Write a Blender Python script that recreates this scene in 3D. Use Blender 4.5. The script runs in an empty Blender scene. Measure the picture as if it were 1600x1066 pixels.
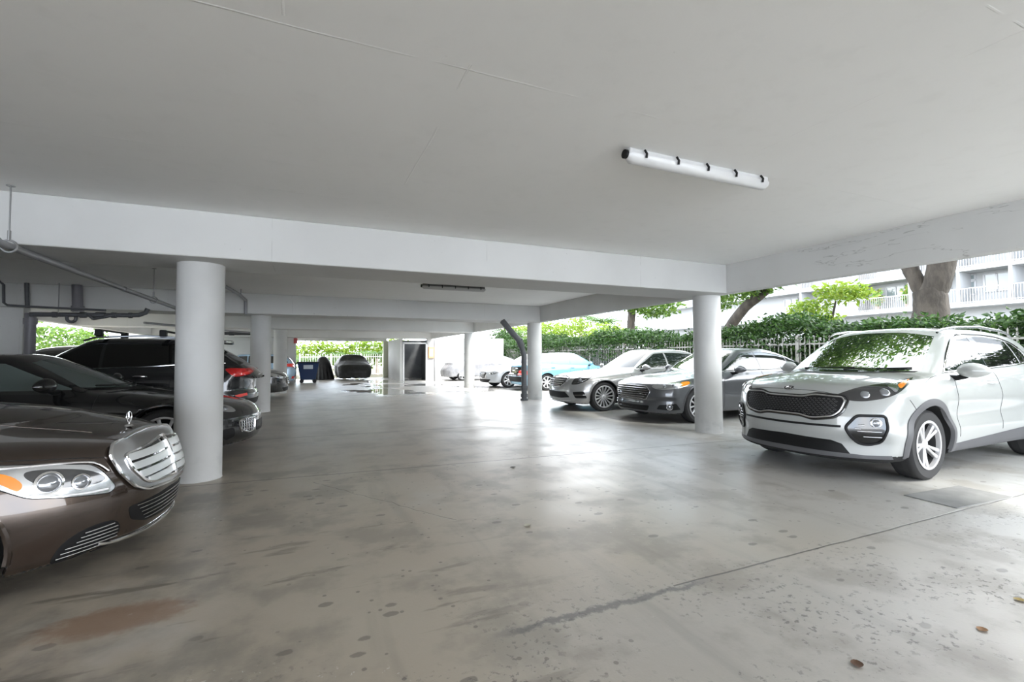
import bpy, bmesh, math, random
import numpy as np
from mathutils import Vector, Matrix
from mathutils.geometry import delaunay_2d_cdt
SC = bpy.context.scene
COL = SC.collection
PI = math.pi
random.seed(7)

# ------------------------------------------------------------------ materials
def mat(name, color, rough=0.5, metal=0.0, coat=0.0, spec=None, emis=None, trans=0.0, ior=None, sub=None):
    m = bpy.data.materials.new(name); m.use_nodes = True
    b = m.node_tree.nodes['Principled BSDF']
    b.inputs['Base Color'].default_value = (*color, 1)
    b.inputs['Roughness'].default_value = rough
    b.inputs['Metallic'].default_value = metal
    b.inputs['Coat Weight'].default_value = coat
    b.inputs['Coat Roughness'].default_value = 0.03
    if spec is not None: b.inputs['Specular IOR Level'].default_value = spec
    if ior: b.inputs['IOR'].default_value = ior
    if trans: b.inputs['Transmission Weight'].default_value = trans
    if emis: b.inputs['Emission Color'].default_value = (*emis[:3], 1); b.inputs['Emission Strength'].default_value = emis[3]
    return m

class NT:
    """small node-building helper"""
    def __init__(s, m): s.nt = m.node_tree; s.n = s.nt.nodes; s.l = s.nt.links; s.b = s.n['Principled BSDF']
    def new(s, t, **kw):
        n = s.n.new(t)
        for k, v in kw.items(): setattr(n, k, v)
        return n
    def put(s, sock, v):
        if hasattr(v, 'is_output') or isinstance(v, bpy.types.NodeSocket): s.l.new(v, sock)
        elif isinstance(v, (tuple, list)) and len(v) == 3 and sock.type == 'RGBA': sock.default_value = (*v, 1)
        else: sock.default_value = v
    def math(s, op, a, b=None, c=None, clamp=False):
        n = s.new('ShaderNodeMath', operation=op, use_clamp=clamp); s.put(n.inputs[0], a)
        if b is not None: s.put(n.inputs[1], b)
        if c is not None: s.put(n.inputs[2], c)
        return n.outputs[0]
    def mix(s, f, a, b):
        n = s.new('ShaderNodeMix', data_type='RGBA'); s.put(n.inputs[0], f); s.put(n.inputs[6], a); s.put(n.inputs[7], b)
        return n.outputs[2]
    def noise(s, scale, detail=3, rough=0.5, vec=None, dist=0.0):
        n = s.new('ShaderNodeTexNoise'); n.inputs['Scale'].default_value = scale; n.inputs['Detail'].default_value = detail
        n.inputs['Roughness'].default_value = rough; n.inputs['Distortion'].default_value = dist
        s.l.new(vec if vec is not None else s.coord(), n.inputs['Vector']); return n.outputs['Fac']
    def coord(s):
        if not hasattr(s, '_c'): s._c = s.new('ShaderNodeTexCoord').outputs['Object']
        return s._c
    def map(s, scale=(1, 1, 1), rot=(0, 0, 0), loc=(0, 0, 0)):
        n = s.new('ShaderNodeMapping'); n.inputs['Scale'].default_value = scale; n.inputs['Rotation'].default_value = rot
        n.inputs['Location'].default_value = loc; s.l.new(s.coord(), n.inputs['Vector']); return n.outputs[0]
    def xyz(s):
        n = s.new('ShaderNodeSeparateXYZ'); s.l.new(s.coord(), n.inputs[0]); return n.outputs
    def ramp(s, f, lo, hi, a=0.0, b=1.0):
        n = s.new('ShaderNodeMapRange'); n.interpolation_type = 'SMOOTHSTEP'
        s.put(n.inputs[0], f)
        for i, v in enumerate((lo, hi, a, b)): n.inputs[i + 1].default_value = v
        return n.outputs[0]
    def vor(s, scale, vec=None, feat='F1'):
        n = s.new('ShaderNodeTexVoronoi', feature=feat); n.inputs['Scale'].default_value = scale
        s.l.new(vec if vec is not None else s.coord(), n.inputs['Vector']); return n.outputs['Distance']
    def bump(s, h, strength=0.3, dist=0.01):
        n = s.new('ShaderNodeBump'); n.inputs['Strength'].default_value = strength; n.inputs['Distance'].default_value = dist
        s.put(n.inputs['Height'], h); s.l.new(n.outputs[0], s.b.inputs['Normal'])

# ------------------------------------------------------------------ objects
def props(o, label=None, cat=None, group=None, kind=None):
    if label: o['label'] = label
    if cat: o['category'] = cat
    if group: o['group'] = group
    if kind: o['kind'] = kind
    return o
def empty(name, loc=(0, 0, 0), rz=0.0, **kw):
    o = bpy.data.objects.new(name, None); COL.objects.link(o); o.location = loc; o.rotation_euler = (0, 0, rz)
    o.empty_display_size = 0.1
    return props(o, **kw)
def mobj(name, V, F, m, parent=None, smooth=True, normals=None, mats=None, fm=None, **kw):
    me = bpy.data.meshes.new(name)
    me.from_pydata([tuple(v) for v in V], [], [tuple(int(i) for i in f) for f in F])
    me.update()
    for mm in (mats or [m]): me.materials.append(mm)
    if fm is not None: me.polygons.foreach_set('material_index', np.asarray(fm, dtype=np.int32))
    me.polygons.foreach_set('use_smooth', np.full(len(me.polygons), bool(smooth)))
    if normals is not None:
        me.normals_split_custom_set_from_vertices([tuple(n) for n in normals])
    o = bpy.data.objects.new(name, me); COL.objects.link(o)
    if parent is not None: o.parent = parent
    return props(o, **kw)
def copy_tree(o, parent=None):
    c = o.copy(); COL.objects.link(c); c.parent = parent
    for ch in list(o.children): copy_tree(ch, c)
    return c

class MB:
    def __init__(s): s.V = []; s.F = []
    def add(s, V, F):
        k = len(s.V); s.V += [tuple(v) for v in V]; s.F += [tuple(i + k for i in f) for f in F]; return s
    def box(s, x0, x1, y0, y1, z0, z1, M=None):
        V = [(x, y, z) for x in (x0, x1) for y in (y0, y1) for z in (z0, z1)]
        if M is not None: V = [M @ Vector(v) for v in V]
        return s.add(V, [(0, 1, 3, 2), (4, 6, 7, 5), (0, 4, 5, 1), (2, 3, 7, 6), (0, 2, 6, 4), (1, 5, 7, 3)])
    def tube(s, pts, r, n=8, cap=True, closed=False):
        P = [Vector(p) for p in pts]; rs = r if isinstance(r, (list, tuple)) else [r] * len(P)
        if closed: P = P + [P[0]]; rs = list(rs) + [rs[0]]
        V = []; F = []; up = None
        for i, p in enumerate(P):
            a = P[i - 1] if i else (P[-2] if closed else p); b = P[i + 1] if i < len(P) - 1 else (P[1] if closed else p)
            t = (b - a); t = t.normalized() if t.length > 1e-9 else Vector((0, 0, 1))
            if up is None: up = Vector((0, 0, 1)) if abs(t.z) < 0.9 else Vector((1, 0, 0))
            sd = t.cross(up)
            sd = sd.normalized() if sd.length > 1e-6 else Vector((1, 0, 0))
            up = sd.cross(t).normalized()
            for k in range(n):
                q = 2 * PI * (k + .5) / n; V.append(p + (sd * math.cos(q) + up * math.sin(q)) * rs[i])
        for i in range(len(P) - 1):
            for k in range(n):
                k2 = (k + 1) % n; F.append((i * n + k, i * n + k2, (i + 1) * n + k2, (i + 1) * n + k))
        if cap and not closed: F.append(tuple(range(n))[::-1]); F.append(tuple((len(P) - 1) * n + k for k in range(n)))
        return s.add(V, F)
    def lathe(s, prof, n=32, axis='z', o=(0, 0, 0), close=False):
        V = []; F = []; m = len(prof)
        for k in range(n):
            q = 2 * PI * k / n; c, d = math.cos(q), math.sin(q)
            for r, h in prof:
                v = {'z': (r * c, r * d, h), 'y': (r * c, h, r * d), 'x': (h, r * c, r * d)}[axis]
                V.append((v[0] + o[0], v[1] + o[1], v[2] + o[2]))
        for k in range(n):
            k2 = (k + 1) % n
            for i in range(m if close else m - 1):
                j = (i + 1) % m; F.append((k * m + i, k2 * m + i, k2 * m + j, k * m + j))
        return s.add(V, F)
    def ell(s, c, r, nu=16, nv=10):
        V = []; F = []
        for j in range(nv + 1):
            t = PI * j / nv
            for i in range(nu):
                q = 2 * PI * i / nu
                V.append((c[0] + r[0] * math.sin(t) * math.cos(q), c[1] + r[1] * math.sin(t) * math.sin(q), c[2] + r[2] * math.cos(t)))
        for j in range(nv):
            for i in range(nu):
                i2 = (i + 1) % nu; F.append((j * nu + i, (j + 1) * nu + i, (j + 1) * nu + i2, j * nu + i2))
        return s.add(V, F)
    def mirror(s):
        k = MB(); k.V = [(v[0], -v[1], v[2]) for v in s.V]; k.F = [tuple(reversed(f)) for f in s.F]; return k
    def obj(s, name, m, parent=None, smooth=True, bevel=0, **kw):
        o = mobj(name, s.V, s.F, m, parent, smooth, **kw)
        if bevel:
            b = o.modifiers.new('b', 'BEVEL'); b.width = bevel; b.segments = 2; b.limit_method = 'ANGLE'
        if smooth:
            o.data.set_sharp_from_angle(angle=math.radians(38))
        return o

# ------------------------------------------------------------------ implicit modelling
def spl(pts):
    """smooth monotone-ish cubic through (x, v) points"""
    X = np.array([p[0] for p in pts], float); Y = np.array([p[1] for p in pts], float)
    if len(X) == 1: return lambda x: np.full_like(np.asarray(x, float), Y[0])
    h = np.diff(X); d = np.diff(Y) / h; m = np.zeros_like(Y)
    m[0] = d[0]; m[-1] = d[-1]
    for i in range(1, len(X) - 1):
        if d[i - 1] * d[i] > 0:
            w1 = 2 * h[i] + h[i - 1]; w2 = h[i] + 2 * h[i - 1]; m[i] = (w1 + w2) / (w1 / d[i - 1] + w2 / d[i])
    def f(x):
        x = np.clip(np.asarray(x, float), X[0], X[-1]); i = np.clip(np.searchsorted(X, x) - 1, 0, len(h) - 1)
        t = (x - X[i]) / h[i]
        return (Y[i] * (1 + 2 * t) * (1 - t) ** 2 + m[i] * h[i] * t * (1 - t) ** 2 + Y[i + 1] * t * t * (3 - 2 * t) + m[i + 1] * h[i] * t * t * (t - 1))
    return f
def smax(a, b, k):
    h = np.maximum(k - np.abs(a - b), 0) / k
    return np.maximum(a, b) + h * h * k * .25
def smin(a, b, k): return -smax(-a, -b, k)
def surface_nets(F, lo, hi, h):
    lo = np.array(lo, float); n = np.ceil((np.array(hi) - lo) / h).astype(int) + 1
    ax = [lo[i] + h * np.arange(n[i]) for i in range(3)]
    G = np.meshgrid(*ax, indexing='ij'); v = F(*G); ins = v < 0
    nx, ny, nz = n; cnt = np.zeros((nx - 1, ny - 1, nz - 1)); acc = np.zeros((nx - 1, ny - 1, nz - 1, 3))
    sl = lambda d, N: slice(d, N - 1 + d)
    cr = [(0, 0, 0), (1, 0, 0), (0, 1, 0), (1, 1, 0), (0, 0, 1), (1, 0, 1), (0, 1, 1), (1, 1, 1)]
    for i in range(8):
        for j in range(i + 1, 8):
            a, b = cr[i], cr[j]
            if sum(abs(a[k] - b[k]) for k in range(3)) != 1: continue
            va = v[sl(a[0], nx), sl(a[1], ny), sl(a[2], nz)]; vb = v[sl(b[0], nx), sl(b[1], ny), sl(b[2], nz)]
            c = (va < 0) != (vb < 0); t = np.where(c, va / np.where(c, va - vb, 1), 0)
            cnt += c
            for k in range(3): acc[..., k] += np.where(c, a[k] + t * (b[k] - a[k]), 0)
    act = cnt > 0; idx = -np.ones(act.shape, int); idx[act] = np.arange(act.sum())
    ii = np.argwhere(act); P = lo + h * (ii + acc[act] / cnt[act][:, None])
    Q = []
    for k in range(3):
        a = [slice(1, -1)] * 3; a[k] = slice(0, n[k] - 1)
        b = list(a); b[k] = slice(1, n[k])
        s0 = ins[tuple(a)]; s1 = ins[tuple(b)]; e = np.argwhere(s0 != s1); fl = s0[s0 != s1]
        off = np.ones(3, int); off[k] = 0; e = e + off
        o1, o2 = [(k + 1) % 3, (k + 2) % 3]
        def g(d1, d2):
            q = e.copy(); q[:, o1] -= d1; q[:, o2] -= d2; return idx[q[:, 0], q[:, 1], q[:, 2]]
        q = np.stack([g(1, 1), g(0, 1), g(0, 0), g(1, 0)], 1)
        q[~fl] = q[~fl][:, ::-1]
        Q.append(q)
    return P, np.concatenate(Q)
def grad(F, P, e=2e-3):
    g = np.stack([(F(P[:, 0] + (e if k == 0 else 0), P[:, 1] + (e if k == 1 else 0), P[:, 2] + (e if k == 2 else 0)) -
                   F(P[:, 0] - (e if k == 0 else 0), P[:, 1] - (e if k == 1 else 0), P[:, 2] - (e if k == 2 else 0))) / (2 * e) for k in range(3)], 1)
    return g
def iso(F, lo, hi, h):
    P, Q = surface_nets(F, lo, hi, h)
    for _ in range(3):
        g = grad(F, P); v = F(P[:, 0], P[:, 1], P[:, 2]); g2 = np.maximum((g * g).sum(1), .05)
        st = -(v / g2)[:, None] * g; ln = np.linalg.norm(st, axis=1, keepdims=True); P = P + st * np.minimum(1, .4 * h / np.maximum(ln, 1e-9))
    g = grad(F, P); N = g / np.maximum(np.linalg.norm(g, axis=1, keepdims=True), 1e-9)
    return P, Q, N
# ------------------------------------------------------------------ car engine (local frame: nose at x = 0, tail at x = -L, left side +y)
def clean_poly(poly):
    return [Vector((float(a), float(b))) for a, b in poly]
def rounded(poly, r, n=4):
    """round the corners of a 2D polygon"""
    out = []; k = len(poly)
    for i in range(k):
        p0, p, p1 = Vector(poly[i - 1]), Vector(poly[i]), Vector(poly[(i + 1) % k])
        a, b = p0 - p, p1 - p; q = min(r, a.length * .45, b.length * .45)
        A = p + a.normalized() * q; B = p + b.normalized() * q
        for t in range(n + 1):
            t /= n; out.append(((1 - t) ** 2 * A + 2 * t * (1 - t) * p + t * t * B)[:])
    return out
def dense(path, step, closed=False):
    P = list(path) + ([path[0]] if closed else []); out = []
    for a, b in zip(P[:-1], P[1:]):
        a = np.array(a, float); b = np.array(b, float); n = max(1, int(math.ceil(np.linalg.norm(b - a) / step)))
        for i in range(n): out.append(tuple(a + (b - a) * i / n))
    if not closed: out.append(tuple(P[-1]))
    return out
def curve2(pts, n=8, closed=False):
    """Catmull-Rom through 2D points"""
    P = [np.array(p, float) for p in pts]; k = len(P); out = []
    rng = range(k) if closed else range(k - 1)
    for i in rng:
        p1, p2 = P[i], P[(i + 1) % k]
        p0 = P[i - 1] if (closed or i > 0) else p1; p3 = P[(i + 2) % k] if (closed or i + 2 < k) else p2
        for t in range(n):
            t /= n; out.append(tuple(.5 * (2 * p1 + (p2 - p0) * t + (2 * p0 - 5 * p1 + 4 * p2 - p3) * t * t + (3 * p1 - p0 - 3 * p2 + p3) * t ** 3)))
    if not closed: out.append(tuple(P[-1]))
    return out

class Car:
    def __init__(c, **s):
        D = dict(L=4.6, W=.92, wf=.9, wr=3.6, r=.33, ra=.385, k_edge=.10, WP=None, WZ=None, TB=None, crown=None, ZB=[(0, .22), (1, .20), (4, .2), (5, .25)],
                 SF=[(.2, .1), (.5, 0), (.9, .2)], fa=.4, fe=2.6, SR=[(.3, .1), (.6, 0), (1., .1)], rra=.28, rre=3.0, flare=.012,
                 ws=((1.1, 1.0), (1.8, 1.4)), wc=.22, rw=((4.2, 1.1), (3.6, 1.4)), rwc=.2, TR=[(1.5, 1.4), (2.5, 1.46), (3.6, 1.4)], roofc=.05,
                 WG=((.98, .80), (1.45, .58)), WGs=None, kg=.10, kj=.05, h=.034, extra=None, arches=True, fold=None)
        D.update(s); c.s = D
        for k, v in D.items(): setattr(c, k, v)
        L, W = c.L, c.W
        c.fWP = spl(c.WP or [(0, W * .93), (.5, W * .975), (1.1, W), (L - 1.2, W), (L - .5, W * .965), (L, W * .9)])
        c.fWZ = spl(c.WZ or [(.15, .10), (.3, .035), (.5, 0), (.75, .0), (.95, .05), (1.1, .11)])
        c.fTB = spl(c.TB); c.fcr = spl(c.crown or [(0, .12), (1., .09), (L, .08)])
        c.fZB = spl(c.ZB); c.fSF = spl(c.SF); c.fSR = spl(c.SR); c.fTR = spl(c.TR)
        c.fWGs = spl(c.WGs or [(0, .10), (1.2, .06), (2.2, 0), (L - 1.6, 0), (L, .10)])
        c.D3 = {}
    def F0(c, x, y, z):
        s = -x; ay = np.abs(y); W = c.W; L = c.L
        u = np.minimum(ay / W, 1.15)
        wl = c.fWP(s) - c.fWZ(z)
        if c.flare:
            for hs in (c.wf, c.wr):
                d = np.hypot(s - hs, z - c.r); wl = wl + c.flare * np.exp(-((d - c.ra) / .09) ** 2)
        side = ay - wl
        tb = c.fTB(s); sl = (c.fTB(s + .03) - c.fTB(s - .03)) / .06
        top = (z - tb + c.fcr(s) * u ** 2.4) / np.sqrt(1 + sl ** 2)
        bot = c.fZB(s) - z
        fr = (c.fSF(z) + c.fa * u ** c.fe - s) / np.sqrt(1 + ((c.fSF(z + .02) - c.fSF(z - .02)) / .04) ** 2 + (c.fa * c.fe / W * u ** (c.fe - 1)) ** 2)
        rr = (s - (L - c.fSR(z)) + c.rra * u ** c.rre) / np.sqrt(1 + ((c.fSR(z + .02) - c.fSR(z - .02)) / .04) ** 2 + (c.rra * c.rre / W * u ** (c.rre - 1)) ** 2)
        f = smax(smax(smax(side, top, c.k_edge), fr, .07), smax(rr, bot, .05), .06)
        (s0, z0), (s1, z1) = c.ws
        n = math.hypot(s1 - s0, z1 - z0); t = (z - z0) / (z1 - z0)
        wsf = (s0 + (s1 - s0) * t + .02 * (t * (1 - t)) * -4 + c.wc * (ay / .8) ** 2 - s) * (z1 - z0) / n
        (a0, b0), (a1, b1) = c.rw
        n = math.hypot(a1 - a0, b1 - b0); t = (z - b0) / (b1 - b0)
        rwf = (s - (a0 + (a1 - a0) * t) - .04 * np.clip(t * (1 - t), -.5, 1) * 4 + c.rwc * (ay / .8) ** 2) * abs(b1 - b0) / n
        (g0, h0), (g1, h1) = c.WG
        t = (z - g0) / (g1 - g0)
        gs = (ay - (h0 + (h1 - h0) * t + .025 * np.clip(t * (1 - t), -1, 1) * 4) + c.fWGs(s)) * .96
        rf = z - c.fTR(s) + c.roofc * (ay / .6) ** 2.5
        gh = smax(smax(wsf, rwf, .05), smax(gs, rf, c.kg), .05)
        gh = np.maximum(gh, tb - .17 - z)
        f = smin(f, gh, c.kj)
        if c.extra: f = c.extra(c, f, s, ay, z)
        if c.fold: f = c.fold(f, x, y, z)
        return f
    def F(c, x, y, z):
        f = c.F0(x, y, z)
        if c.arches:
            s = -x; ay = np.abs(y)
            for hs in (c.wf, c.wr):
                d = np.hypot(s - hs, z - c.r) - c.ra
                f = smax(f, -np.maximum(d, c.W - .33 - ay), .012)
        return f
    def body(c, root, m_paint, m_under, name='body', lowz=0):
        hi = max(p[1] for p in c.TR) + .08
        P, Q, N = iso(c.F, (-c.L - .1, -c.W - .12, min(p[1] for p in c.ZB) - .09), (.1, c.W + .12, hi), c.h)
        cen = P[Q].mean(1); s = -cen[:, 0]; fm = np.zeros(len(Q), int)
        if c.arches:
            nn = N[Q].mean(1)
            for hs in (c.wf, c.wr):
                d = np.hypot(s - hs, cen[:, 2] - c.r); fm[(d < c.ra + .008) & (np.abs(nn[:, 1]) < .6) & (cen[:, 2] < c.r + c.ra)] = 1
                fm[(d < c.ra - .02) & (np.abs(cen[:, 1]) < c.W - .15)] = 1
            fm[(N[Q].mean(1)[:, 2] < -.8)] = 1
        fm[cen[:, 2] < lowz] = 1
        return mobj(name, P, Q, None, root, True, normals=N, mats=[m_paint, m_under], fm=fm)
    # --- projecting drawings onto the body
    def cast(c, az, uv, off=0.0):
        uv = np.array(uv, float).reshape(-1, 2)
        if az == 'top':
            o = np.array([0, 0, 1.0]); P = np.stack([-uv[:, 0], uv[:, 1], np.full(len(uv), 2.2)], 1)
        else:
            a = math.radians(az); o = np.array([math.cos(a), math.sin(a), 0]); ud = np.array([-math.sin(a), math.cos(a), 0])
            st = 1.5
            ctr = np.array([0, 0, 0.0])
            if abs(az) > 100: ctr = np.array([-c.L, 0, 0]); uv = uv * [-1, 1]
            if az in (90, -90): st = 1.3
            P = ctr + o * st + uv[:, :1] * ud + uv[:, 1:] * np.array([0, 0, 1.0])
        ok = np.ones(len(P), bool); t = np.zeros(len(P))
        for _ in range(90):
            v = c.F0(P[:, 0], P[:, 1], P[:, 2]); stp = np.clip(v * .75, -.3, .3); P = P - o * stp[:, None]; t += stp
        v = c.F0(P[:, 0], P[:, 1], P[:, 2]); ok = np.abs(v) < .012
        g = grad(c.F0, P, 4e-3); N = g / np.maximum(np.linalg.norm(g, axis=1, keepdims=True), 1e-6)
        return P + N * off, N, ok
    def drape(c, root, name, m, az, poly, off=.004, rim=.012, step=.03, both=False, parent=None, one=False, flat=False, **kw):
        """a 2D outline laid on the body as a thin shell; both = mirrored copy as an object of its own"""
        B = dense(poly, step, True); nb = len(B)
        xs = [p[0] for p in B]; zs = [p[1] for p in B]; pts = [Vector(p) for p in B]
        from mathutils.geometry import intersect_point_tri_2d
        x = min(xs) + step * .5
        poly_np = np.array(B)
        while x < max(xs):
            z = min(zs) + step * .5
            while z < max(zs):
                ins = False; j = nb - 1
                for i in range(nb):
                    if (B[i][1] > z) != (B[j][1] > z) and x < (B[j][0] - B[i][0]) * (z - B[i][1]) / (B[j][1] - B[i][1]) + B[i][0]: ins = not ins
                    j = i
                if ins and np.min(np.hypot(poly_np[:, 0] - x, poly_np[:, 1] - z)) > step * .45: pts.append(Vector((x, z)))
                z += step
            x += step
        r = delaunay_2d_cdt(pts, [(i, (i + 1) % nb) for i in range(nb)], [list(range(nb))], 1, 1e-6)
        v2 = [tuple(v) for v in r[0]]; fs = [tuple(f) for f in r[2]]
        P, N, ok = c.cast(az, v2, off)
        fs = [f for f in fs if all(ok[i] for i in f)]
        if not fs: print('EMPTY drape', name); return None
        # orient outward
        V = [tuple(p) for p in P]; F = []
        nrm = []
        for f in fs:
            a, b, d = (P[i] for i in f[:3]); n = np.cross(b - a, d - a)
            F.append(f if n @ N[f[0]] > 0 else tuple(reversed(f)))
        ec = {}
        for f in F:
            for i in range(len(f)):
                e = (f[i], f[(i + 1) % len(f)]); ec[e] = ec.get(e, 0) + 1
        bd = [e for e in ec if (e[1], e[0]) not in ec]
        k = len(V); mp = {}; NN = [tuple(n) for n in N]
        for a, b in bd:
            for q in (a, b):
                if q not in mp: mp[q] = len(V); V.append(tuple(P[q] - N[q] * (rim + off))); NN.append(NN[q])
            F.append((b, a, mp[a], mp[b]))
        return c.place(root, name, m, V, F, NN, both, **kw)
    def place(c, root, name, m, V, F, NN, both, smooth=True, **kw):
        o = mobj(name, V, F, m, root, smooth, normals=NN, **kw)
        if both:
            V2 = [(v[0], -v[1], v[2]) for v in V]; F2 = [tuple(reversed(f)) for f in F]; N2 = [(n[0], -n[1], n[2]) for n in NN] if NN else None
            o2 = mobj(name, V2, F2, m, root, smooth, normals=N2, **kw)
            return o, o2
        return o
    def line(c, root, name, m, az, path, r=.004, off=0.0, both=False, closed=False, step=.04, mb=None, n=6, **kw):
        p2 = dense(path, step, closed); P, N, ok = c.cast(az, p2, off)
        P = [tuple(p) for p, k in zip(P, ok) if k]
        if len(P) < 2: return None
        b = MB().tube(P, r, n, closed=closed)
        if mb is not None:
            mb.add(b.V, b.F); 
            if both: q = b.mirror(); mb.add(q.V, q.F)
            return
        o = b.obj(name, m, root, **kw)
        if both: b.mirror().obj(name, m, root, **kw)
        return o
    def shape(c, root, name, m, mb, both=False, **kw):
        o = mb.obj(name, m, root, **kw)
        if both: return o, mb.mirror().obj(name, m, root, **kw)
        return o
    def wheels(c, root, M, spokes=5, rr=.225, w=.225, style='double', only=None, turn=0):
        yo = c.W - .025
        tm = MB(); R = c.r
        pr = [(rr, -w * .5), (rr + .012, -w * .46), (R - .03, -w * .49), (R - .006, -w * .40), (R, -w * .30), (R, w * .30), (R - .006, w * .40), (R - .03, w * .49), (rr + .012, w * .46), (rr, w * .5), (rr - .02, w * .3), (rr - .02, -w * .3)]
        tm.lathe(pr, 40, 'y', close=True)
        for i, g in enumerate((-.06, 0, .06)): tm.lathe([(R + .0015, g - .006), (R + .003, g), (R + .0015, g + .006)], 40, 'y')
        rm = MB()
        rm.lathe([(rr - .012, -.06), (rr + .006, w * .49), (rr - .004, w * .505), (rr - .016, w * .49), (rr - .02, w * .2)], 40, 'y')
        f = w * .44; hub = .05
        rm.lathe([(0, f - .012), (.02, f - .012), (.03, f - .016), (hub, f - .03), (hub + .004, f - .075)], 20, 'y')
        def spoke(a, wa, wb, tw=0):
            c1, s1 = math.cos(a), math.sin(a); V = []
            for rad, wd, d in ((hub * .8, wa, f - .034), ((hub + rr) / 2, (wa + wb) / 2 * .9, f - .02), (rr - .008, wb, f - .006)):
                for sg, dy in ((-1, 0), (-.5, .008), (.5, .008), (1, 0), (.8, -.035), (-.8, -.035)):
                    q = tw * (rad - hub)
                    x, z = rad, sg * wd + q; V.append((x * c1 - z * s1, d + dy, x * s1 + z * c1))
            F = []
            for i in range(2):
                for k in range(6): k2 = (k + 1) % 6; F.append((i * 6 + k, (i + 1) * 6 + k, (i + 1) * 6 + k2, i * 6 + k2))
            rm.add(V, F)
        for k in range(spokes):
            a = 2 * PI * k / spokes + .2
            if style == 'double':
                for dd in (-.16, .16): spoke(a + dd, .012, .021)
            elif style == 'thin': spoke(a, .010, .019)
            else: spoke(a, .026, .034)
        for k in range(5):
            a = 2 * PI * k / 5 + .5; rm.lathe([(0, f - .018), (.008, f - .018), (.009, f - .03)], 8, 'y', o=(.033 * math.cos(a), 0, .033 * math.sin(a)))
        dk = MB().lathe([(0, .02), (rr - .03, .02), (rr - .03, -.02), (0, -.03)], 32, 'y')  # plain dark disc added behind the spokes in place of brakes
        protos = None
        for hs, yy in ((c.wf, 1), (c.wf, -1), (c.wr, 1), (c.wr, -1)):
            if only and (hs, yy) not in only: continue
            if protos is None:
                t = tm.obj('wheel', M['tyre'], root); ri = rm.obj('rim', M.get('rim_' + c.D3.get('rim', ''), M['rim']), t); di = dk.obj('dark_backing_disc', M['under'], t); protos = t
                ti = t
            else: ti = copy_tree(protos, root)
            ti.location = (-hs, yy * (yo - w * .5), c.r); ti.rotation_euler = (0, random.uniform(0, 1), 0 if yy > 0 else PI)
            ti['label'] = 'black tyre on a ' + ('silver' if c.D3.get('rim', '') != 'dark' else 'dark') + ' alloy rim'
    def mirrors(c, root, m_cap, m_base, s=1.55, y=.98, z=1.02, size=1.0):
        b = MB(); V = []; F = []; nu, nv = 18, 12
        for j in range(nv + 1):
            t = PI * j / nv
            for i in range(nu):
                q = 2 * PI * i / nu; X = math.sin(t) * math.cos(q); Y = math.cos(t); Z = math.sin(t) * math.sin(q)
                X = X * (.075 if X > 0 else .03); Yy = Y * .125
                zz = Z * .078 * (1 - .25 * (Y if Y > 0 else 0)) * (.85 if Z < 0 else 1)
                V.append((-s + X * size - .04 * max(Y, 0) * size, y + Yy * size, z + zz * size))
        for j in range(nv):
            for i in range(nu): i2 = (i + 1) % nu; F.append((j * nu + i, j * nu + i2, (j + 1) * nu + i2, (j + 1) * nu + i))
        b.add(V, F)
        for mm in (b, b.mirror()):
            o = mm.obj('side_mirror', m_cap, root)
            sg = 1 if mm is b else -1
            st = MB().tube([(-s - .0, sg * (y - .05), z - .05), (-s, sg * (y - .13), z - .075), (-s + .02, sg * (y - .22), z - .08)], [.03, .03, .035], 8)
            st.obj('mirror_foot', m_base, o)
    def handle(c, s, z, m, root, w=.17, both=True):
        for sg in ((1, -1) if both else (1,)):
            P, N, ok = c.cast(90, [(s + w * t, z + .004 * math.sin(PI * t)) for t in (0, .12, .3, .5, .7, .88, 1)], 0)
            of = [0.0, .026, .034, .036, .034, .026, 0.0]
            pts = [(p[0], sg * (p[1] + o), p[2]) for p, o in zip(P, of)]
            MB().tube(pts, [.008, .013, .015, .015, .015, .013, .008], 8).obj('door_handle', m, root)
M = {}
M['tyre'] = mat('tyre rubber', (.022, .022, .023), .75)
M['rim'] = mat('alloy rim', (.60, .60, .61), .32, .45)
M['rim_dark'] = mat('dark alloy rim', (.12, .12, .125), .35, .7)
M['under'] = mat('underbody black', (.012, .012, .012), .9)
M['glass'] = mat('car glass', (.012, .016, .015), .02, 0, 0, spec=.9, ior=1.6)
M['glass_tint'] = mat('privacy glass', (.006, .006, .006), .03, 0, 0, spec=.6)
M['chrome'] = mat('chrome', (.82, .82, .83), .08, 1)
M['satin'] = mat('satin silver', (.55, .55, .56), .25, 1)
M['blackgloss'] = mat('gloss black plastic', (.008, .008, .008), .08, 0, .5)
M['blackmat'] = mat('matt black plastic', (.007, .007, .0075), .5, spec=.25)
M['clad'] = mat('grey body cladding', (.085, .085, .09), .5)
M['seam'] = mat('panel gap', (.01, .01, .01), .8)
M['lamp_dark'] = mat('lamp housing', (.03, .03, .032), .12, .2, 1)
M['lamp_silver'] = mat('lamp reflector', (.55, .56, .58), .12, .9, 1)
M['lens'] = mat('lamp lens', (.25, .26, .28), .05, .6, 1)
M['amber'] = mat('amber lens', (.85, .25, .02), .15, 0, 1)
M['red'] = mat('red lens', (.55, .01, .012), .12, 0, 1)
M['redlight'] = mat('bright red lens', (.9, .06, .05), .15, 0, 1)
M['white'] = mat('white plastic', (.8, .8, .8), .4)
def paint(name, col, metal=0.0, rough=.28, coat=1.0):
    return mat(name, col, rough, metal, coat)
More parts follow.
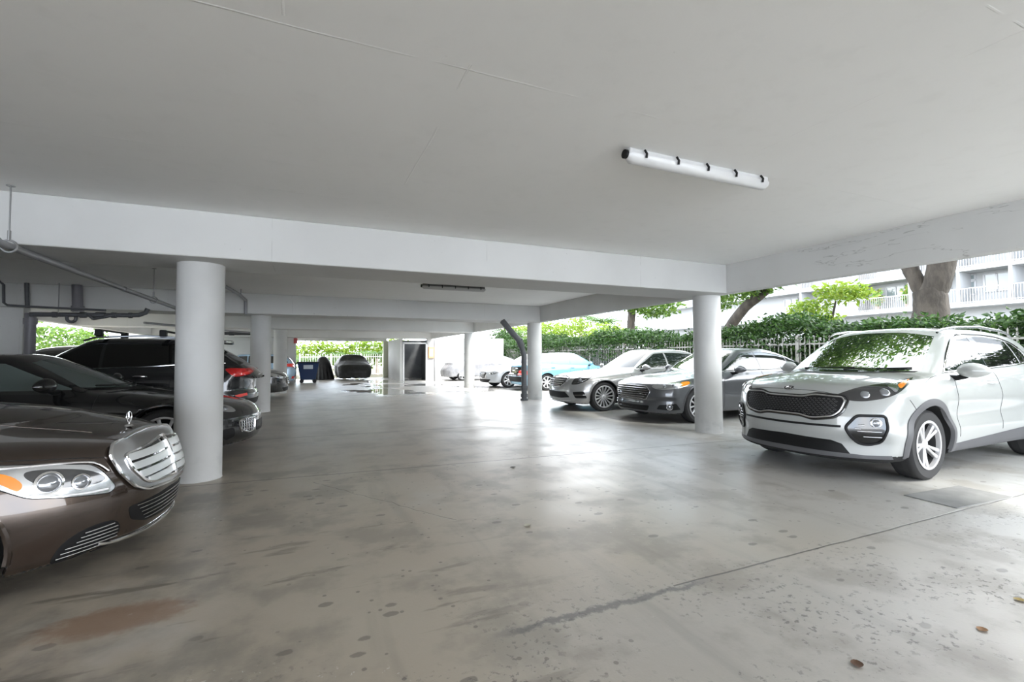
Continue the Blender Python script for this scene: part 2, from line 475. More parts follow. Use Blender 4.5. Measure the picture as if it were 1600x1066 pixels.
# ------------------------------------------------------------------ camera
H = 1.3
def camera():
    f, pi, ya, ro = 722.93, .0337, .4138, -.0047
    cd = bpy.data.cameras.new('camera'); o = bpy.data.objects.new('camera', cd); COL.objects.link(o)
    cd.sensor_fit = 'HORIZONTAL'; cd.sensor_width = 36; cd.lens = f / 1600 * 36; cd.clip_start = .05; cd.clip_end = 400
    fw = Vector((math.sin(ya) * math.cos(pi), math.cos(ya) * math.cos(pi), math.sin(pi)))
    rt = Vector((math.cos(ya), -math.sin(ya), 0)); up = rt.cross(fw)
    r2 = rt * math.cos(ro) + up * math.sin(ro); u2 = -rt * math.sin(ro) + up * math.cos(ro)
    o.matrix_world = Matrix(((r2.x, u2.x, -fw.x, 0), (r2.y, u2.y, -fw.y, 0), (r2.z, u2.z, -fw.z, H), (0, 0, 0, 1)))
    SC.camera = o
camera()
# ------------------------------------------------------------------ body forms of the cars : (form, position of the nose, heading)
CARS = dict(
 suvw=(dict(L=4.52, W=.935, wf=.985, wr=3.65, r=.352, ra=.405, h=.026, flare=.022, k_edge=.09,
            WP=[(0, .88), (.4, .905), (1.0, .935), (3.4, .935), (4.1, .91), (4.52, .87)],
            WZ=[(.15, .10), (.30, .03), (.48, .0), (.62, .022), (.80, .0), (.95, .03), (1.08, .075), (1.2, .14)],
            TB=[(0, .80), (.08, .90), (.2, .955), (.45, 1.015), (.8, 1.06), (1.15, 1.09), (1.6, 1.10), (2.6, 1.11), (3.6, 1.14), (4.2, 1.14), (4.48, 1.05)],
            crown=[(0, .05), (.4, .09), (1.0, .10), (1.6, .06), (2.4, .03), (4.48, .03)],
            ZB=[(0, .20), (.3, .20), (.6, .21), (3.6, .23), (4.2, .26), (4.48, .34)],
            SF=[(.15, .12), (.24, .03), (.38, .035), (.5, .0), (.62, .01), (.75, .035), (.88, .085), (.96, .2), (1.05, .5)], fa=.46, fe=2.7,
            SR=[(.3, .06), (.5, .0), (.75, .03), (1.0, .05), (1.2, .10)], rra=.22, rre=4,
            ws=((1.10, 1.06), (1.86, 1.50)), wc=.26, rw=((4.36, 1.12), (4.02, 1.5)), rwc=.15,
            TR=[(1.5, 1.50), (1.95, 1.575), (2.4, 1.605), (3.0, 1.60), (3.6, 1.57), (4.2, 1.51)], roofc=.05,
            WG=((1.06, .845), (1.5, .635)), WGs=[(0, .10), (1.3, .04), (2.0, 0), (3.2, .0), (4.2, .08)], kg=.09, kj=.03), (4.89, 3.57), 181, (1, 1, 1.03)),
 brown=(dict(L=4.69, W=.905, wf=.82, wr=3.66, r=.33, ra=.375, h=.022, k_edge=.13, flare=.012,
            WP=[(0, .86), (.5, .89), (1.0, .905), (3.5, .905), (4.2, .88), (4.69, .83)],
            WZ=[(.12, .06), (.2, .03), (.35, .0), (.5, .0), (.65, .012), (.80, .05), (.92, .10), (1.05, .16)],
            TB=[(0, .70), (.06, .765), (.15, .81), (.3, .85), (.6, .925), (.95, .985), (1.35, 1.02), (1.8, 1.0), (3.0, .99), (3.8, 1.03), (4.4, 1.06), (4.69, 1.0)],
            crown=[(0, .06), (.3, .12), (.8, .15), (1.3, .13), (1.8, .07), (4.69, .07)],
            ZB=[(0, .17), (.5, .15), (.9, .17), (3.8, .2), (4.69, .27)],
            SF=[(.13, .16), (.18, .05), (.25, .03), (.35, .01), (.45, .0), (.55, .015), (.66, .045), (.76, .09), (.84, .2), (.92, .5)], fa=.60, fe=2.5,
            SR=[(.3, .06), (.5, .0), (.75, .03), (1.0, .06)], rra=.25, rre=3.5,
            ws=((1.35, 1.0), (2.15, 1.38)), wc=.26, rw=((4.1, 1.05), (3.35, 1.38)), rwc=.2,
            TR=[(1.8, 1.35), (2.3, 1.42), (2.8, 1.44), (3.3, 1.40), (3.9, 1.25)], WG=((.98, .79), (1.4, .56))), (-.885, 3.98), -6, None),
 coupe=(dict(L=4.75, W=.93, wf=.95, wr=3.70, r=.345, ra=.39, h=.034, k_edge=.16, flare=.02,
            WZ=[(.12, .07), (.25, .03), (.45, 0), (.65, .0), (.80, .04), (.95, .12)],
            TB=[(0, .56), (.1, .66), (.25, .72), (.6, .80), (1.0, .86), (1.5, .92), (2.0, .92), (3.6, .97), (4.3, 1.0), (4.75, .92)],
            crown=[(0, .05), (.4, .06), (1.0, .06), (2.0, .05), (4.75, .08)], ZB=[(0, .19), (.5, .17), (4., .18), (4.75, .26)],
            SF=[(.13, .15), (.2, .05), (.35, .0), (.5, .01), (.6, .06), (.7, .2), (.8, .5)], fa=.52, fe=2.3,
            ws=((1.42, .90), (2.30, 1.31)), wc=.34, rw=((4.3, 1.0), (3.3, 1.33)), rwc=.25,
            TR=[(1.9, 1.27), (2.3, 1.345), (2.7, 1.365), (3.3, 1.32), (4.2, 1.1)], WG=((.92, .80), (1.32, .54))), (-.62, 7.62), 0, None),
 suvb=(dict(L=4.69, W=.95, wf=.9, wr=3.72, r=.36, ra=.41, h=.034, k_edge=.13, flare=.02,
            WZ=[(.2, .08), (.4, .01), (.6, 0), (.85, .01), (1.0, .04), (1.15, .12)],
            TB=[(0, .75), (.2, .9), (.6, 1.0), (1.2, 1.07), (1.8, 1.09), (3.0, 1.12), (4.0, 1.17), (4.45, 1.16), (4.69, 1.08)],
            crown=[(0, .08), (1.2, .10), (1.8, .06), (4.69, .04)], ZB=[(0, .25), (.5, .23), (4., .25), (4.69, .36)],
            SF=[(.2, .12), (.4, 0), (.6, 0), (.8, .06), (.95, .3)], SR=[(.3, .12), (.45, .02), (.6, .0), (.72, .045), (.9, .035), (1.02, .03), (1.15, .09)], rra=.42, rre=2.8,
            ws=((1.2, 1.04), (2.0, 1.55)), wc=.26, rw=((4.63, 1.10), (3.92, 1.56)), rwc=.22,
            TR=[(1.6, 1.5), (2.1, 1.63), (2.6, 1.67), (3.3, 1.66), (3.9, 1.60), (4.3, 1.5)], WG=((1.08, .86), (1.55, .62)), WGs=[(0, .1), (1.3, .05), (2.1, 0), (3.2, .02), (4.2, .13), (4.6, .2)]), (-5.62, 10.62), 180, None),
 silver=(dict(L=5.12, W=.95, wf=.86, wr=3.98, r=.345, ra=.39, h=.032, k_edge=.13,
            TB=[(0, .66), (.06, .75), (.2, .82), (.6, .90), (1.0, .95), (1.5, .99), (2.0, .98), (3.6, 1.0), (4.6, 1.06), (5.12, .97)],
            crown=[(0, .05), (.5, .11), (1.3, .12), (2.0, .06), (5.2, .08)], ZB=[(0, .18), (.5, .17), (4., .2), (5.12, .27)],
            SF=[(.13, .14), (.2, .04), (.35, .01), (.45, .0), (.55, .015), (.68, .05), (.76, .1), (.85, .3)], fa=.42, fe=2.8,
            ws=((1.50, .97), (2.32, 1.42)), wc=.28, rw=((4.5, 1.05), (3.7, 1.42)), rwc=.25,
            TR=[(2.0, 1.38), (2.5, 1.47), (3.0, 1.49), (3.7, 1.44), (4.3, 1.28)], WG=((.97, .83), (1.42, .58))), (5.60, 10.12), 176, None),
 greysedan=(dict(L=4.87, W=.925, wf=.96, wr=3.81, r=.34, ra=.385, h=.032, k_edge=.12,
            TB=[(0, .64), (.06, .74), (.2, .81), (.6, .90), (1.0, .96), (1.45, 1.0), (2.0, 1.0), (3.6, 1.03), (4.4, 1.08), (4.87, .98)],
            crown=[(0, .05), (.5, .10), (1.3, .12), (2.0, .06), (4.9, .08)], ZB=[(0, .19), (.5, .18), (4., .2), (4.87, .27)],
            SF=[(.13, .14), (.2, .03), (.35, .02), (.45, .03), (.52, .0), (.66, .02), (.75, .09), (.85, .3)], fa=.42, fe=2.8,
            ws=((1.32, .98), (2.2, 1.40)), wc=.30, rw=((4.4, 1.08), (3.5, 1.41)), rwc=.25,
            TR=[(1.9, 1.37), (2.4, 1.46), (2.9, 1.48), (3.6, 1.42), (4.2, 1.26)], WG=((.99, .82), (1.42, .57))), (5.96, 7.66), 179, None),
 blue=(dict(L=4.6, W=.89, wf=.85, wr=3.55, r=.32, ra=.36, h=.045, k_edge=.13,
            TB=[(0, .60), (.1, .72), (.6, .86), (1.1, .95), (1.6, .97), (3.4, 1.0), (4.1, 1.02), (4.45, 1.0), (4.6, .9)],
            crown=[(0, .05), (.5, .10), (1.2, .10), (1.8, .05), (4.6, .05)], SR=[(.3, .08), (.45, .0), (.6, .0), (.66, .06), (.9, .09), (1.0, .12)],
            ws=((1.15, .95), (2.0, 1.40)), rw=((4.1, 1.02), (3.3, 1.41)), TR=[(1.6, 1.35), (2.1, 1.44), (2.6, 1.46), (3.3, 1.40), (3.9, 1.2)], WG=((.97, .79), (1.42, .56))), (11.85, 16.45), 0, None),
 whitesedan=(dict(L=4.6, W=.90, wf=.9, wr=3.6, r=.325, ra=.365, h=.045, k_edge=.13,
            TB=[(0, .62), (.08, .72), (.3, .80), (.8, .90), (1.3, .96), (1.8, .97), (3.6, 1.0), (4.2, 1.04), (4.6, .95)],
            SF=[(.13, .14), (.2, .03), (.35, .02), (.5, .0), (.62, .0), (.72, .08), (.85, .3)], fa=.45, fe=2.5,
            ws=((1.3, .96), (2.1, 1.37)), rw=((4.2, 1.05), (3.4, 1.38)), TR=[(1.8, 1.33), (2.3, 1.42), (2.8, 1.44), (3.4, 1.38), (4.0, 1.2)], WG=((.97, .80), (1.4, .56))), (6.72, 18.55), 180, None),
 dark=(dict(L=4.6, W=.91, wf=.9, wr=3.6, r=.33, ra=.37, h=.045, k_edge=.12,
            TB=[(0, .66), (.08, .78), (.3, .88), (.8, .97), (1.2, 1.0), (1.8, 1.0), (3.6, 1.03), (4.2, 1.07), (4.6, 1.0)],
            SF=[(.13, .12), (.2, .03), (.35, .02), (.5, .0), (.68, .0), (.8, .08), (.9, .3)], fa=.42, fe=2.5,
            ws=((1.2, 1.0), (2.0, 1.40)), rw=((4.2, 1.05), (3.4, 1.38)), TR=[(1.7, 1.36), (2.2, 1.45), (2.8, 1.47), (3.4, 1.42), (4.0, 1.25)], WG=((1.0, .81), (1.4, .58))), (-.60, 17.0), 0, None),
 hatch=(dict(L=4.2, W=.87, wf=.85, wr=3.4, r=.31, ra=.35, h=.05, k_edge=.12,
            TB=[(0, .62), (.2, .8), (.8, .95), (1.2, 1.0), (3.8, 1.05), (4.2, .98)], SR=[(.3, .06), (.5, .0), (.8, .03), (1.0, .08)],
            ws=((1.0, .98), (1.7, 1.42)), rw=((4.1, 1.02), (3.75, 1.42)), rwc=.15, TR=[(1.4, 1.4), (1.9, 1.48), (2.8, 1.5), (3.6, 1.44), (4.0, 1.38)], WG=((1.0, .78), (1.42, .6))), (-4.75, 25.0), 180, None),
 backsuv=(dict(L=4.7, W=.93, wf=.9, wr=3.7, r=.35, ra=.39, h=.05, k_edge=.12,
            TB=[(0, .75), (.2, .92), (.8, 1.02), (1.3, 1.08), (4.2, 1.12), (4.7, 1.05)], SR=[(.3, .06), (.5, .0), (.8, .03), (1.0, .08)],
            ws=((1.2, 1.06), (1.85, 1.52)), rw=((4.6, 1.12), (4.2, 1.52)), rwc=.15, TR=[(1.5, 1.5), (2.0, 1.62), (2.8, 1.64), (3.8, 1.6), (4.4, 1.5)], WG=((1.08, .84), (1.52, .64))), (-1.55, 14.6), 0, None),
)
# ------------------------------------------------------------------ car builders
def new_car(key, name, label, pcol, **pk):
    sp, (nx, ny), hd, sc = CARS[key]
    root = empty(name, (nx, ny, 0), math.radians(hd), label=label, cat='car')
    if sc: root.scale = sc
    P = paint(name + ' paint ' + key, pcol, **pk); c = Car(**sp); c.P = P
    c.body(root, P, M['under'], lowz=.275 if key == 'suvw' else .16)
    if key != 'suvw':
        for hs in (c.wf, c.wr):
            ra = c.ra + .008; th = [t for t in range(-30, 211, 8) if c.r + ra * math.sin(math.radians(t)) > float(c.fZB(hs)) + .05]
            c.line(root, 'wheel_arch', P, 90, [(hs - ra * math.cos(math.radians(t)), c.r + ra * math.sin(math.radians(t))) for t in th], r=.016, off=-.008, both=True)
    return root, c
def flip(o, root):
    k = copy_tree(o, root); k.scale = (1, -1, 1); return k
def auto_glass(c, root, pillars, tint='glass', wmat='glass', belt=.025, qend=None, trim=None, quarter=None):
    (s0, z0), (s1, z1) = c.ws; (a0, b0), (a1, b1) = c.rw; (g0, h0), (g1, h1) = c.WG
    hw = lambda z: h0 + (h1 - h0) * (z - g0) / (g1 - g0)
    zb, zt = z0 + .05, z1 - .01
    ws = curve2([(-hw(zb) + .09, zb + .012), (0, zb - .012), (hw(zb) - .09, zb + .012)], 6) + curve2([(hw(zt) - .06, zt - .045), (0, zt + .01), (-hw(zt) + .06, zt - .045)], 6)
    c.drape(root, 'windshield', M[wmat], 0, ws, off=.003)
    zb, zt = b0 + .06, b1 - .02
    c.drape(root, 'rear_window', M[tint], 180, rounded([(-hw(zb) + .16, zb), (hw(zb) - .16, zb), (hw(zt) - .08, zt), (-hw(zt) + .08, zt)], .05), off=.003)
    bz = lambda s: float(c.fTB(s)) - float(c.fcr(s)) * .62 + belt + .03
    tz = lambda s: float(c.fTR(s)) - .115
    fs = lambda z: s0 + (s1 - s0) * (z - z0) / (z1 - z0) + c.wc * .72 + .05
    rs = lambda z: a0 + (a1 - a0) * (z - b0) / (b1 - b0) - c.rwc * .8 - .06
    top = [(s, min(tz(s), 9)) for s in np.arange(s0 + .2, a0, .06)]
    S = [s for s in np.arange(s0 + .15, a0 + .05, .03)]
    ok = [s for s in S if tz(s) > bz(s) + .03 and fs(tz(s)) <= s <= rs(tz(s))]
    sa, sb = ok[0], ok[-1]
    lo_a = fs(bz(sa)); lo_b = rs(bz(sb))
    outline_t = [(s, tz(s)) for s in ok]
    segs = [lo_a] + list(pillars) + [lo_b]
    names = ['front_window', 'rear_door_window', 'quarter_window', 'quarter_window']
    for i in range(len(segs) - 1):
        l = segs[i] + (.02 if i else .03); r = segs[i + 1] - (.03 if i < len(segs) - 2 else .05)
        def tzz(s):
            if s < sa: return bz(s) + (tz(sa) - bz(sa)) * (s - lo_a) / max(sa - lo_a, .01)
            if s > sb: return bz(s) + (tz(sb) - bz(sb)) * (lo_b - s) / max(lo_b - sb, .01)
            return tz(s)
        n = max(4, int((r - l) / .07)); xs = np.linspace(l, r, n)
        poly = [(x, bz(x)) for x in xs] + [(x, max(tzz(x), bz(x) + .006)) for x in xs[::-1]]
        if r - l < .06: continue
        c.drape(root, names[i], M[tint], 90, poly, off=.003, both=True, step=.04)
    xs = np.linspace(lo_a - .02, lo_b, 14)
    if trim: c.line(root, 'window_trim', M[trim], 90, [(x, bz(x) - .018) for x in xs], r=.008, off=.002, both=True)
    c.bz = bz
def seams(c, root, lines):
    sm = MB()
    for p, az in lines: c.line(root, '', None, az, curve2(p, 5), r=.0028, off=.0003, mb=sm, both=(az != 'top'))
    sm.obj('panel_gap', M['seam'], root)
def blob(c, name, m, az, uv, r, parent, off=0, dep=.35, ring=None):
    Pp, Nn, ok = c.cast(az, [uv], off); n = Vector(Nn[0]); R = n.to_track_quat('Z', 'Y').to_matrix()
    mb = MB().lathe([(r * 1.15, -.004), (r * 1.2, r * .2), (r, r * .25), (r * .88, .0)], 22) if ring else MB().ell((0, 0, 0), (r, r, r * dep), 18, 8)
    mb.V = [tuple(R @ Vector(v) + Vector(Pp[0])) for v in mb.V]; return mb.obj(name, m, parent)
def star(c, name, m, az, uv, r, parent, off=.01, rr=.004):
    """three-pointed star in a ring"""
    mb = MB(); u, z = uv
    c.line(None, '', None, az, [(u + r * math.cos(t * PI / 12), z + r * math.sin(t * PI / 12)) for t in range(24)], r=rr, off=off, closed=True, mb=mb, step=.02)
    for k in range(3):
        a = PI / 2 + k * 2 * PI / 3; c.line(None, '', None, az, [(u, z), (u + r * math.cos(a), z + r * math.sin(a))], r=rr, off=off, mb=mb, step=.05)
    return mb.obj(name, m, parent)

def white_suv():
    M['meshgrey'] = mat('grey mesh', (.22, .22, .225), .35, .6)
    root, c = new_car('suvw', 'suv', 'white compact suv with black diamond mesh grille and roof rails, closest car on the right', (.35, .36, .35), rough=.3)
    P = c.P; pt = lambda *a, **k: c.drape(root, *a, **k)
    ws = curve2([(-.70, 1.085), (-.35, 1.07), (0, 1.065), (.35, 1.07), (.70, 1.085)], 5) + curve2([(.575, 1.47), (.3, 1.525), (0, 1.535), (-.3, 1.525), (-.575, 1.47)], 5)
    pt('windshield', M['glass_mirror'], 0, ws, off=.003, label='windshield mirroring green tree leaves')
    pt('rear_window', M['glass_tint'], 180, rounded([(-.62, 1.18), (.62, 1.18), (.52, 1.46), (-.52, 1.46)], .06), off=.004)
    pt('front_window', M['glass'], 90, curve2([(1.56, 1.085), (1.68, 1.20), (1.86, 1.32), (2.05, 1.415), (2.25, 1.46), (2.46, 1.472)], 4)[:-1] + [(2.46, 1.472), (2.50, 1.115), (1.9, 1.098)], off=.004, both=True)
    pt('rear_door_window', M['glass_tint'], 90, [(2.60, 1.478), (2.9, 1.475), (3.2, 1.452), (3.38, 1.43), (3.42, 1.15), (3.0, 1.13), (2.63, 1.118)], off=.004, both=True)
    pt('quarter_window', M['glass_tint'], 90, [(3.42, 1.423), (3.57, 1.385), (3.72, 1.30), (3.78, 1.215), (3.74, 1.175), (3.46, 1.152)], off=.004, both=True)
    pt('window_pillar', M['blackgloss'], 90, [(2.46, 1.474), (2.60, 1.48), (2.63, 1.116), (2.50, 1.112)], off=.006, both=True)
    c.line(root, 'window_trim', M['chrome'], 90, curve2([(1.50, 1.066), (1.9, 1.084), (2.5, 1.10), (3.1, 1.122), (3.66, 1.155), (3.82, 1.19), (3.82, 1.25), (3.70, 1.36)], 6), r=.008, off=.004, both=True)
    c.line(root, 'window_surround', M['blackgloss'], 90, curve2([(1.53, 1.07), (1.68, 1.225), (1.86, 1.345), (2.05, 1.437), (2.3, 1.492), (2.6, 1.502), (3.0, 1.495), (3.3, 1.468), (3.6, 1.40), (3.74, 1.33)], 6), r=.010, off=.0, both=True)
    seams(c, root, [([(.0, .893), (.3, .888), (.46, .868)], 0), ([(1.02, .975), (1.15, 1.005), (1.3, 1.03), (1.5, 1.05)], 90), ([(.62, .82), (.68, .76), (.72, .70)], 90),
          ([(1.60, 1.05), (1.55, .86), (1.55, .60), (1.57, .40)], 90), ([(2.57, 1.09), (2.57, .8), (2.55, .42)], 90), ([(3.62, 1.10), (3.58, .98), (3.44, .86), (3.30, .66), (3.22, .48)], 90)])
    up = rounded([(-.565, .80), (-.54, .838), (-.30, .85), (-.20, .822), (.20, .822), (.30, .85), (.54, .838), (.565, .80), (.54, .70), (.48, .645), (.30, .615), (.19, .642), (-.19, .642), (-.30, .615), (-.48, .645), (-.54, .70)], .05)
    g = pt('grille', M['blackmat'], 0, up, off=.010)
    c.line(g, 'grille_surround', M['satin'], 0, up, r=.009, off=.014, closed=True)
    c.line(g, 'grille_edge', M['blackgloss'], 0, [(a * 1.045, .73 + (b - .73) * 1.15) for a, b in up], r=.013, off=.0, closed=True)
    mesh = MB(); hw = .040; D = []
    for r_ in range(-4, 5):
        for k in range(-13, 14):
            a0, b0 = k * hw * 1.0 + (r_ % 2) * hw * .5, .732 + r_ * .020
            if abs(a0) > .50 or abs(b0 - .732) > (.072 if abs(a0) < .24 else .085): continue
            D += [(a0 - .014, b0), (a0, b0 + .007), (a0 + .014, b0), (a0, b0 - .007)]
    Pp, Nn, ok = c.cast(0, D, .0115)
    for i in range(0, len(D), 4): mesh.tube([tuple(p) for p in Pp[i:i + 4]], .0017, 4, closed=True)
    mesh.obj('grille_mesh', M['meshgrey'], g, label='diamond mesh of the grille')
    ov = [(.060 * math.cos(t * PI / 12), .900 + .021 * math.sin(t * PI / 12)) for t in range(24)]
    b = pt('badge', M['blackgloss'], 0, ov, off=.006, step=.02)
    c.line(b, 'badge_ring', M['chrome'], 0, ov, r=.003, off=.008, closed=True, step=.01)
    lt = MB()
    for st in ([(-.030, .889), (-.030, .911)], [(-.030, .899), (-.012, .911)], [(-.030, .899), (-.012, .889)], [(-.002, .889), (-.002, .911)], [(.010, .889), (.021, .911), (.032, .889)]):
        c.line(root, '', None, 0, st, r=.0024, off=.010, mb=lt, step=.02)
    lt.obj('badge_letters', M['chrome'], b, label='silver raised letters')
    hl = curve2([(.44, .845), (.52, .815), (.66, .805), (.82, .832), (.95, .875), (1.09, .945), (1.23, 1.008), (1.255, 1.02), (1.04, .992), (.74, .948), (.58, .908)], 4, True)
    o = c.drape(root, 'headlight', M['lamp_dark'], 45, hl, off=.006, step=.025)
    blob(c, 'projector_lens', M['lens'], 45, (.69, .868), .042, o, .0); blob(c, 'projector_lens', M['lens'], 45, (.86, .895), .046, o, .0)
    c.drape(o, 'reflector', M['lamp_silver'], 45, curve2([(.92, .955), (1.02, .975), (1.0, .93), (.955, .895), (.93, .92)], 3, True), off=.009, step=.02)
    c.drape(o, 'turn_signal', M['amber'], 45, curve2([(1.03, .965), (1.20, 1.008), (1.12, .975), (1.03, .932), (1.01, .942)], 3, True), off=.011, step=.02)
    flip(o, root)
    fo = rounded([(.50, .545), (.60, .665), (.84, .67), (.855, .55), (.80, .415), (.70, .385), (.62, .39), (.545, .46)], .035)
    f = c.drape(root, 'fog_lamp', M['blackgloss'], 45, fo, off=.004, step=.03)
    c.line(f, 'fog_lamp_rim', M['blackmat'], 45, fo, r=.014, off=.004, closed=True)
    blob(c, 'fog_lamp_ring', M['chrome'], 45, (.755, .60), .040, f, .006, ring=True); blob(c, 'fog_lamp_lens', M['lens'], 45, (.755, .60), .036, f, .006)
    for z_ in (.515, .465): c.line(f, 'fog_lamp_bar', M['chrome'], 45, [(.60 + (.515 - z_), z_), (.80, z_)], r=.0045, off=.006)
    for k_ in range(2): c.line(f, 'lamp_reflector', M['lamp_silver'], 45, [(.58 + .03 * k_, .54 + .035 * k_), (.63 + .03 * k_, .54 + .035 * k_)], r=.008, off=.004)
    flip(f, root)
    pt('bumper_slot', M['blackmat'], 0, [(-.55, .562), (0, .556), (.55, .562), (.55, .54), (0, .533), (-.55, .54)], off=.004)
    pt('lower_grille', M['blackmat'], 0, [(-.60, .285), (-.54, .375), (-.46, .405), (0, .42), (.46, .405), (.54, .375), (.60, .285), (0, .285)], off=.003)
    pt('bumper_cladding', M['clad'], 0, [(-.62, .285), (0, .29), (.62, .285), (.70, .28), (.85, .285), (.85, .25), (.6, .245), (0, .24), (-.6, .245), (-.85, .25), (-.85, .285), (-.70, .28)], off=.006, rim=.02)
    for hs in (c.wf, c.wr):
        ou = [(hs - .468 * math.cos(math.radians(t)), c.r + .468 * math.sin(math.radians(t))) for t in range(-12, 193, 6)]
        inn = [(hs - .402 * math.cos(math.radians(t)), c.r + .402 * math.sin(math.radians(t))) for t in range(192, -13, -6)]
        pt('arch_cladding', M['clad'], 90, ou + inn, off=.008, rim=.03, both=True)
    pt('sill_cladding', M['clad'], 90, [(1.37, .25), (1.40, .325), (1.8, .345), (3.0, .40), (3.20, .41), (3.26, .25)], off=.008, both=True)
    c.handle(2.28, .945, M['white'], root, .19); c.handle(3.26, .965, M['white'], root, .19)
    c.mirrors(root, P, M['blackmat'], 1.62, 1.035, 1.09, 1.1)
    rl = MB(); xs = [(1.92, .61, 1.515), (2.05, .615, 1.555), (2.35, .62, 1.585), (2.9, .62, 1.60), (3.5, .61, 1.565), (3.75, .60, 1.53), (3.9, .59, 1.48)]
    rl.tube([(-a, b_, z) for a, b_, z in xs], [.012, .016, .016, .016, .016, .014, .012], 8)
    c.shape(root, 'roof_rail', M['satin'], rl, both=True)
    wp = MB()
    for p in ([(-.55, 1.09), (-.1, 1.10), (.12, 1.105)],): c.line(root, 'wiper', M['blackmat'], 0, p, r=.007, off=.012)
    c.line(root, 'wiper', M['blackmat'], 0, [(.05, 1.085), (.4, 1.10), (.62, 1.11)], r=.007, off=.012)
    pt('cowl', M['blackmat'], 0, curve2([(-.66, 1.072), (0, 1.052), (.66, 1.072)], 6) + curve2([(.68, 1.084), (0, 1.064), (-.68, 1.084)], 6), off=.002)
    pt('tail_light', M['red'], 135, rounded([(.25, .95), (.75, .95), (.75, 1.08), (.25, 1.10)], .04), off=.006, both=True)
    c.wheels(root, M, 5, rr=.240, w=.235, style='double')

def brown_sedan():
    M['louvre'] = mat('silver louvre', (.66, .67, .67), .35, .55)
    root, c = new_car('brown', 'sedan', 'brown sedan with chrome louvred grille and upright bonnet emblem, nearest car on the left', (.050, .035, .027), metal=.7, rough=.22)
    P = c.P; pt = lambda *a, **k: c.drape(root, *a, **k)
    auto_glass(c, root, [2.62, 3.45], 'glass', trim='chrome')
    G = rounded([(-.455, .715), (-.41, .765), (-.20, .79), (0, .797), (.20, .79), (.41, .765), (.455, .715), (.435, .60), (.375, .50), (.30, .462), (0, .448), (-.30, .462), (-.375, .50), (-.435, .60)], .03)
    fr = pt('grille', M['satin'], 0, G, off=.022, rim=.03, label='broad chrome grille with horizontal louvres')
    c.line(fr, 'grille_frame', M['chrome'], 0, G, r=.010, off=.020, closed=True)
    inn = rounded([(-.385, .70), (0, .742), (.385, .70), (.375, .61), (.31, .515), (.25, .495), (0, .485), (-.25, .495), (-.31, .515), (-.375, .61)], .03)
    pt2 = c.drape(fr, 'grille_opening', M['blackgloss'], 0, inn, off=.024, rim=.0, step=.025)
    c.line(fr, 'grille_inner_edge', M['chrome'], 0, inn, r=.010, off=.028, closed=True)
    for k, (z, w_) in enumerate(((.688, .375), (.632, .365), (.576, .335), (.524, .285))):
        q = .010; sl = [(-w_, z - .024 - q * (k < 3)), (-w_, z + .018 - q), (0, z + .026), (w_, z + .018 - q), (w_, z - .024 - q * (k < 3)), (0, z - .016)]
        c.drape(fr, 'grille_louvre', M['louvre'], 0, sl, off=.036, rim=.008, step=.03)
    c.line(fr, 'grille_bar', M['chrome'], 0, [(0, .485), (0, .745)], r=.011, off=.040)
    # standing ornament
    s0 = .25; zt = float(c.fTB(s0))
    b = MB().lathe([(0, .012), (.022, .006), (.028, -.004)], 16, o=(-s0, 0, zt)); o = b.obj('bonnet_emblem', M['chrome'], root, label='upright three-pointed star in a ring')
    st = MB().tube([(-s0, 0, zt), (-s0, 0, zt + .022)], .005, 8)
    R = .036; cz = zt + .022 + R
    st.tube([(-s0, R * math.cos(t * PI / 12), cz + R * math.sin(t * PI / 12)) for t in range(24)], .0035, 8, closed=True)
    for k in range(3):
        a = PI / 2 + k * 2 * PI / 3; st.tube([(-s0, 0, cz), (-s0, R * math.cos(a), cz + R * math.sin(a))], [.005, .002], 6)
    st.obj('emblem_star', M['chrome'], o)
    hl = rounded([(.415, .53), (.45, .503), (.67, .535), (.80, .562), (.90, .63), (1.04, .735), (1.06, .770), (.89, .748), (.74, .727), (.53, .684), (.475, .63)], .035)
    h = c.drape(root, 'headlight', M['lamp_silver'], 45, hl, off=.006, step=.022)
    c.drape(h, 'lamp_housing', M['lamp_dark'], 45, curve2([(.47, .60), (.55, .655), (.68, .69), (.80, .70), (.80, .66), (.72, .60), (.58, .575), (.50, .575)], 4, True), off=.008, step=.022, rim=.004)
    blob(c, 'projector_lens', M['lens'], 45, (.72, .625), .050, h, .004); blob(c, 'projector_ring', M['chrome'], 45, (.72, .625), .052, h, .006, ring=True)
    blob(c, 'projector_lens', M['lens'], 45, (.585, .60), .036, h, .004); blob(c, 'projector_ring', M['chrome'], 45, (.585, .60), .037, h, .006, ring=True)
    c.drape(h, 'turn_signal', M['amber'], 45, curve2([(.84, .61), (.90, .66), (.97, .71), (.93, .72), (.86, .69), (.82, .64)], 3, True), off=.010, step=.02)
    c.line(h, 'light_strip', M['chrome'], 45, curve2([(.45, .63), (.52, .69), (.66, .715), (.85, .73), (.98, .74)], 4), r=.006, off=.009)
    c.line(h, 'light_strip', M['white'], 45, curve2([(.46, .53), (.58, .535), (.72, .56), (.80, .585)], 4), r=.006, off=.009)
    c.line(h, 'lamp_seal', M['seam'], 45, hl, r=.004, off=.003, closed=True)
    flip(h, root)
    fo = curve2([(.70, .185), (.66, .275), (.56, .33), (.43, .335), (.385, .29), (.40, .235), (.52, .195), (.62, .175)], 4, True)
    f = c.drape(root, 'side_intake', M['blackmat'], 45, fo, off=.003, step=.025)
    for k in range(6):
        z = .205 + k * .021; u0, u1 = .655 - k * .018 + (.03 if k < 3 else 0), .40 + max(0, 1 - k) * .08 + (0 if k < 5 else .02)
        c.line(f, 'intake_blade', M['satin'], 45, [(u0, z), ((u0 + u1) / 2, z + .004), (u1, z + .008)], r=.0038, off=.010)
    flip(f, root)
    ci = [(-.40, .385), (0, .405), (.40, .385), (.37, .30), (.26, .255), (0, .24), (-.26, .255), (-.37, .30)]
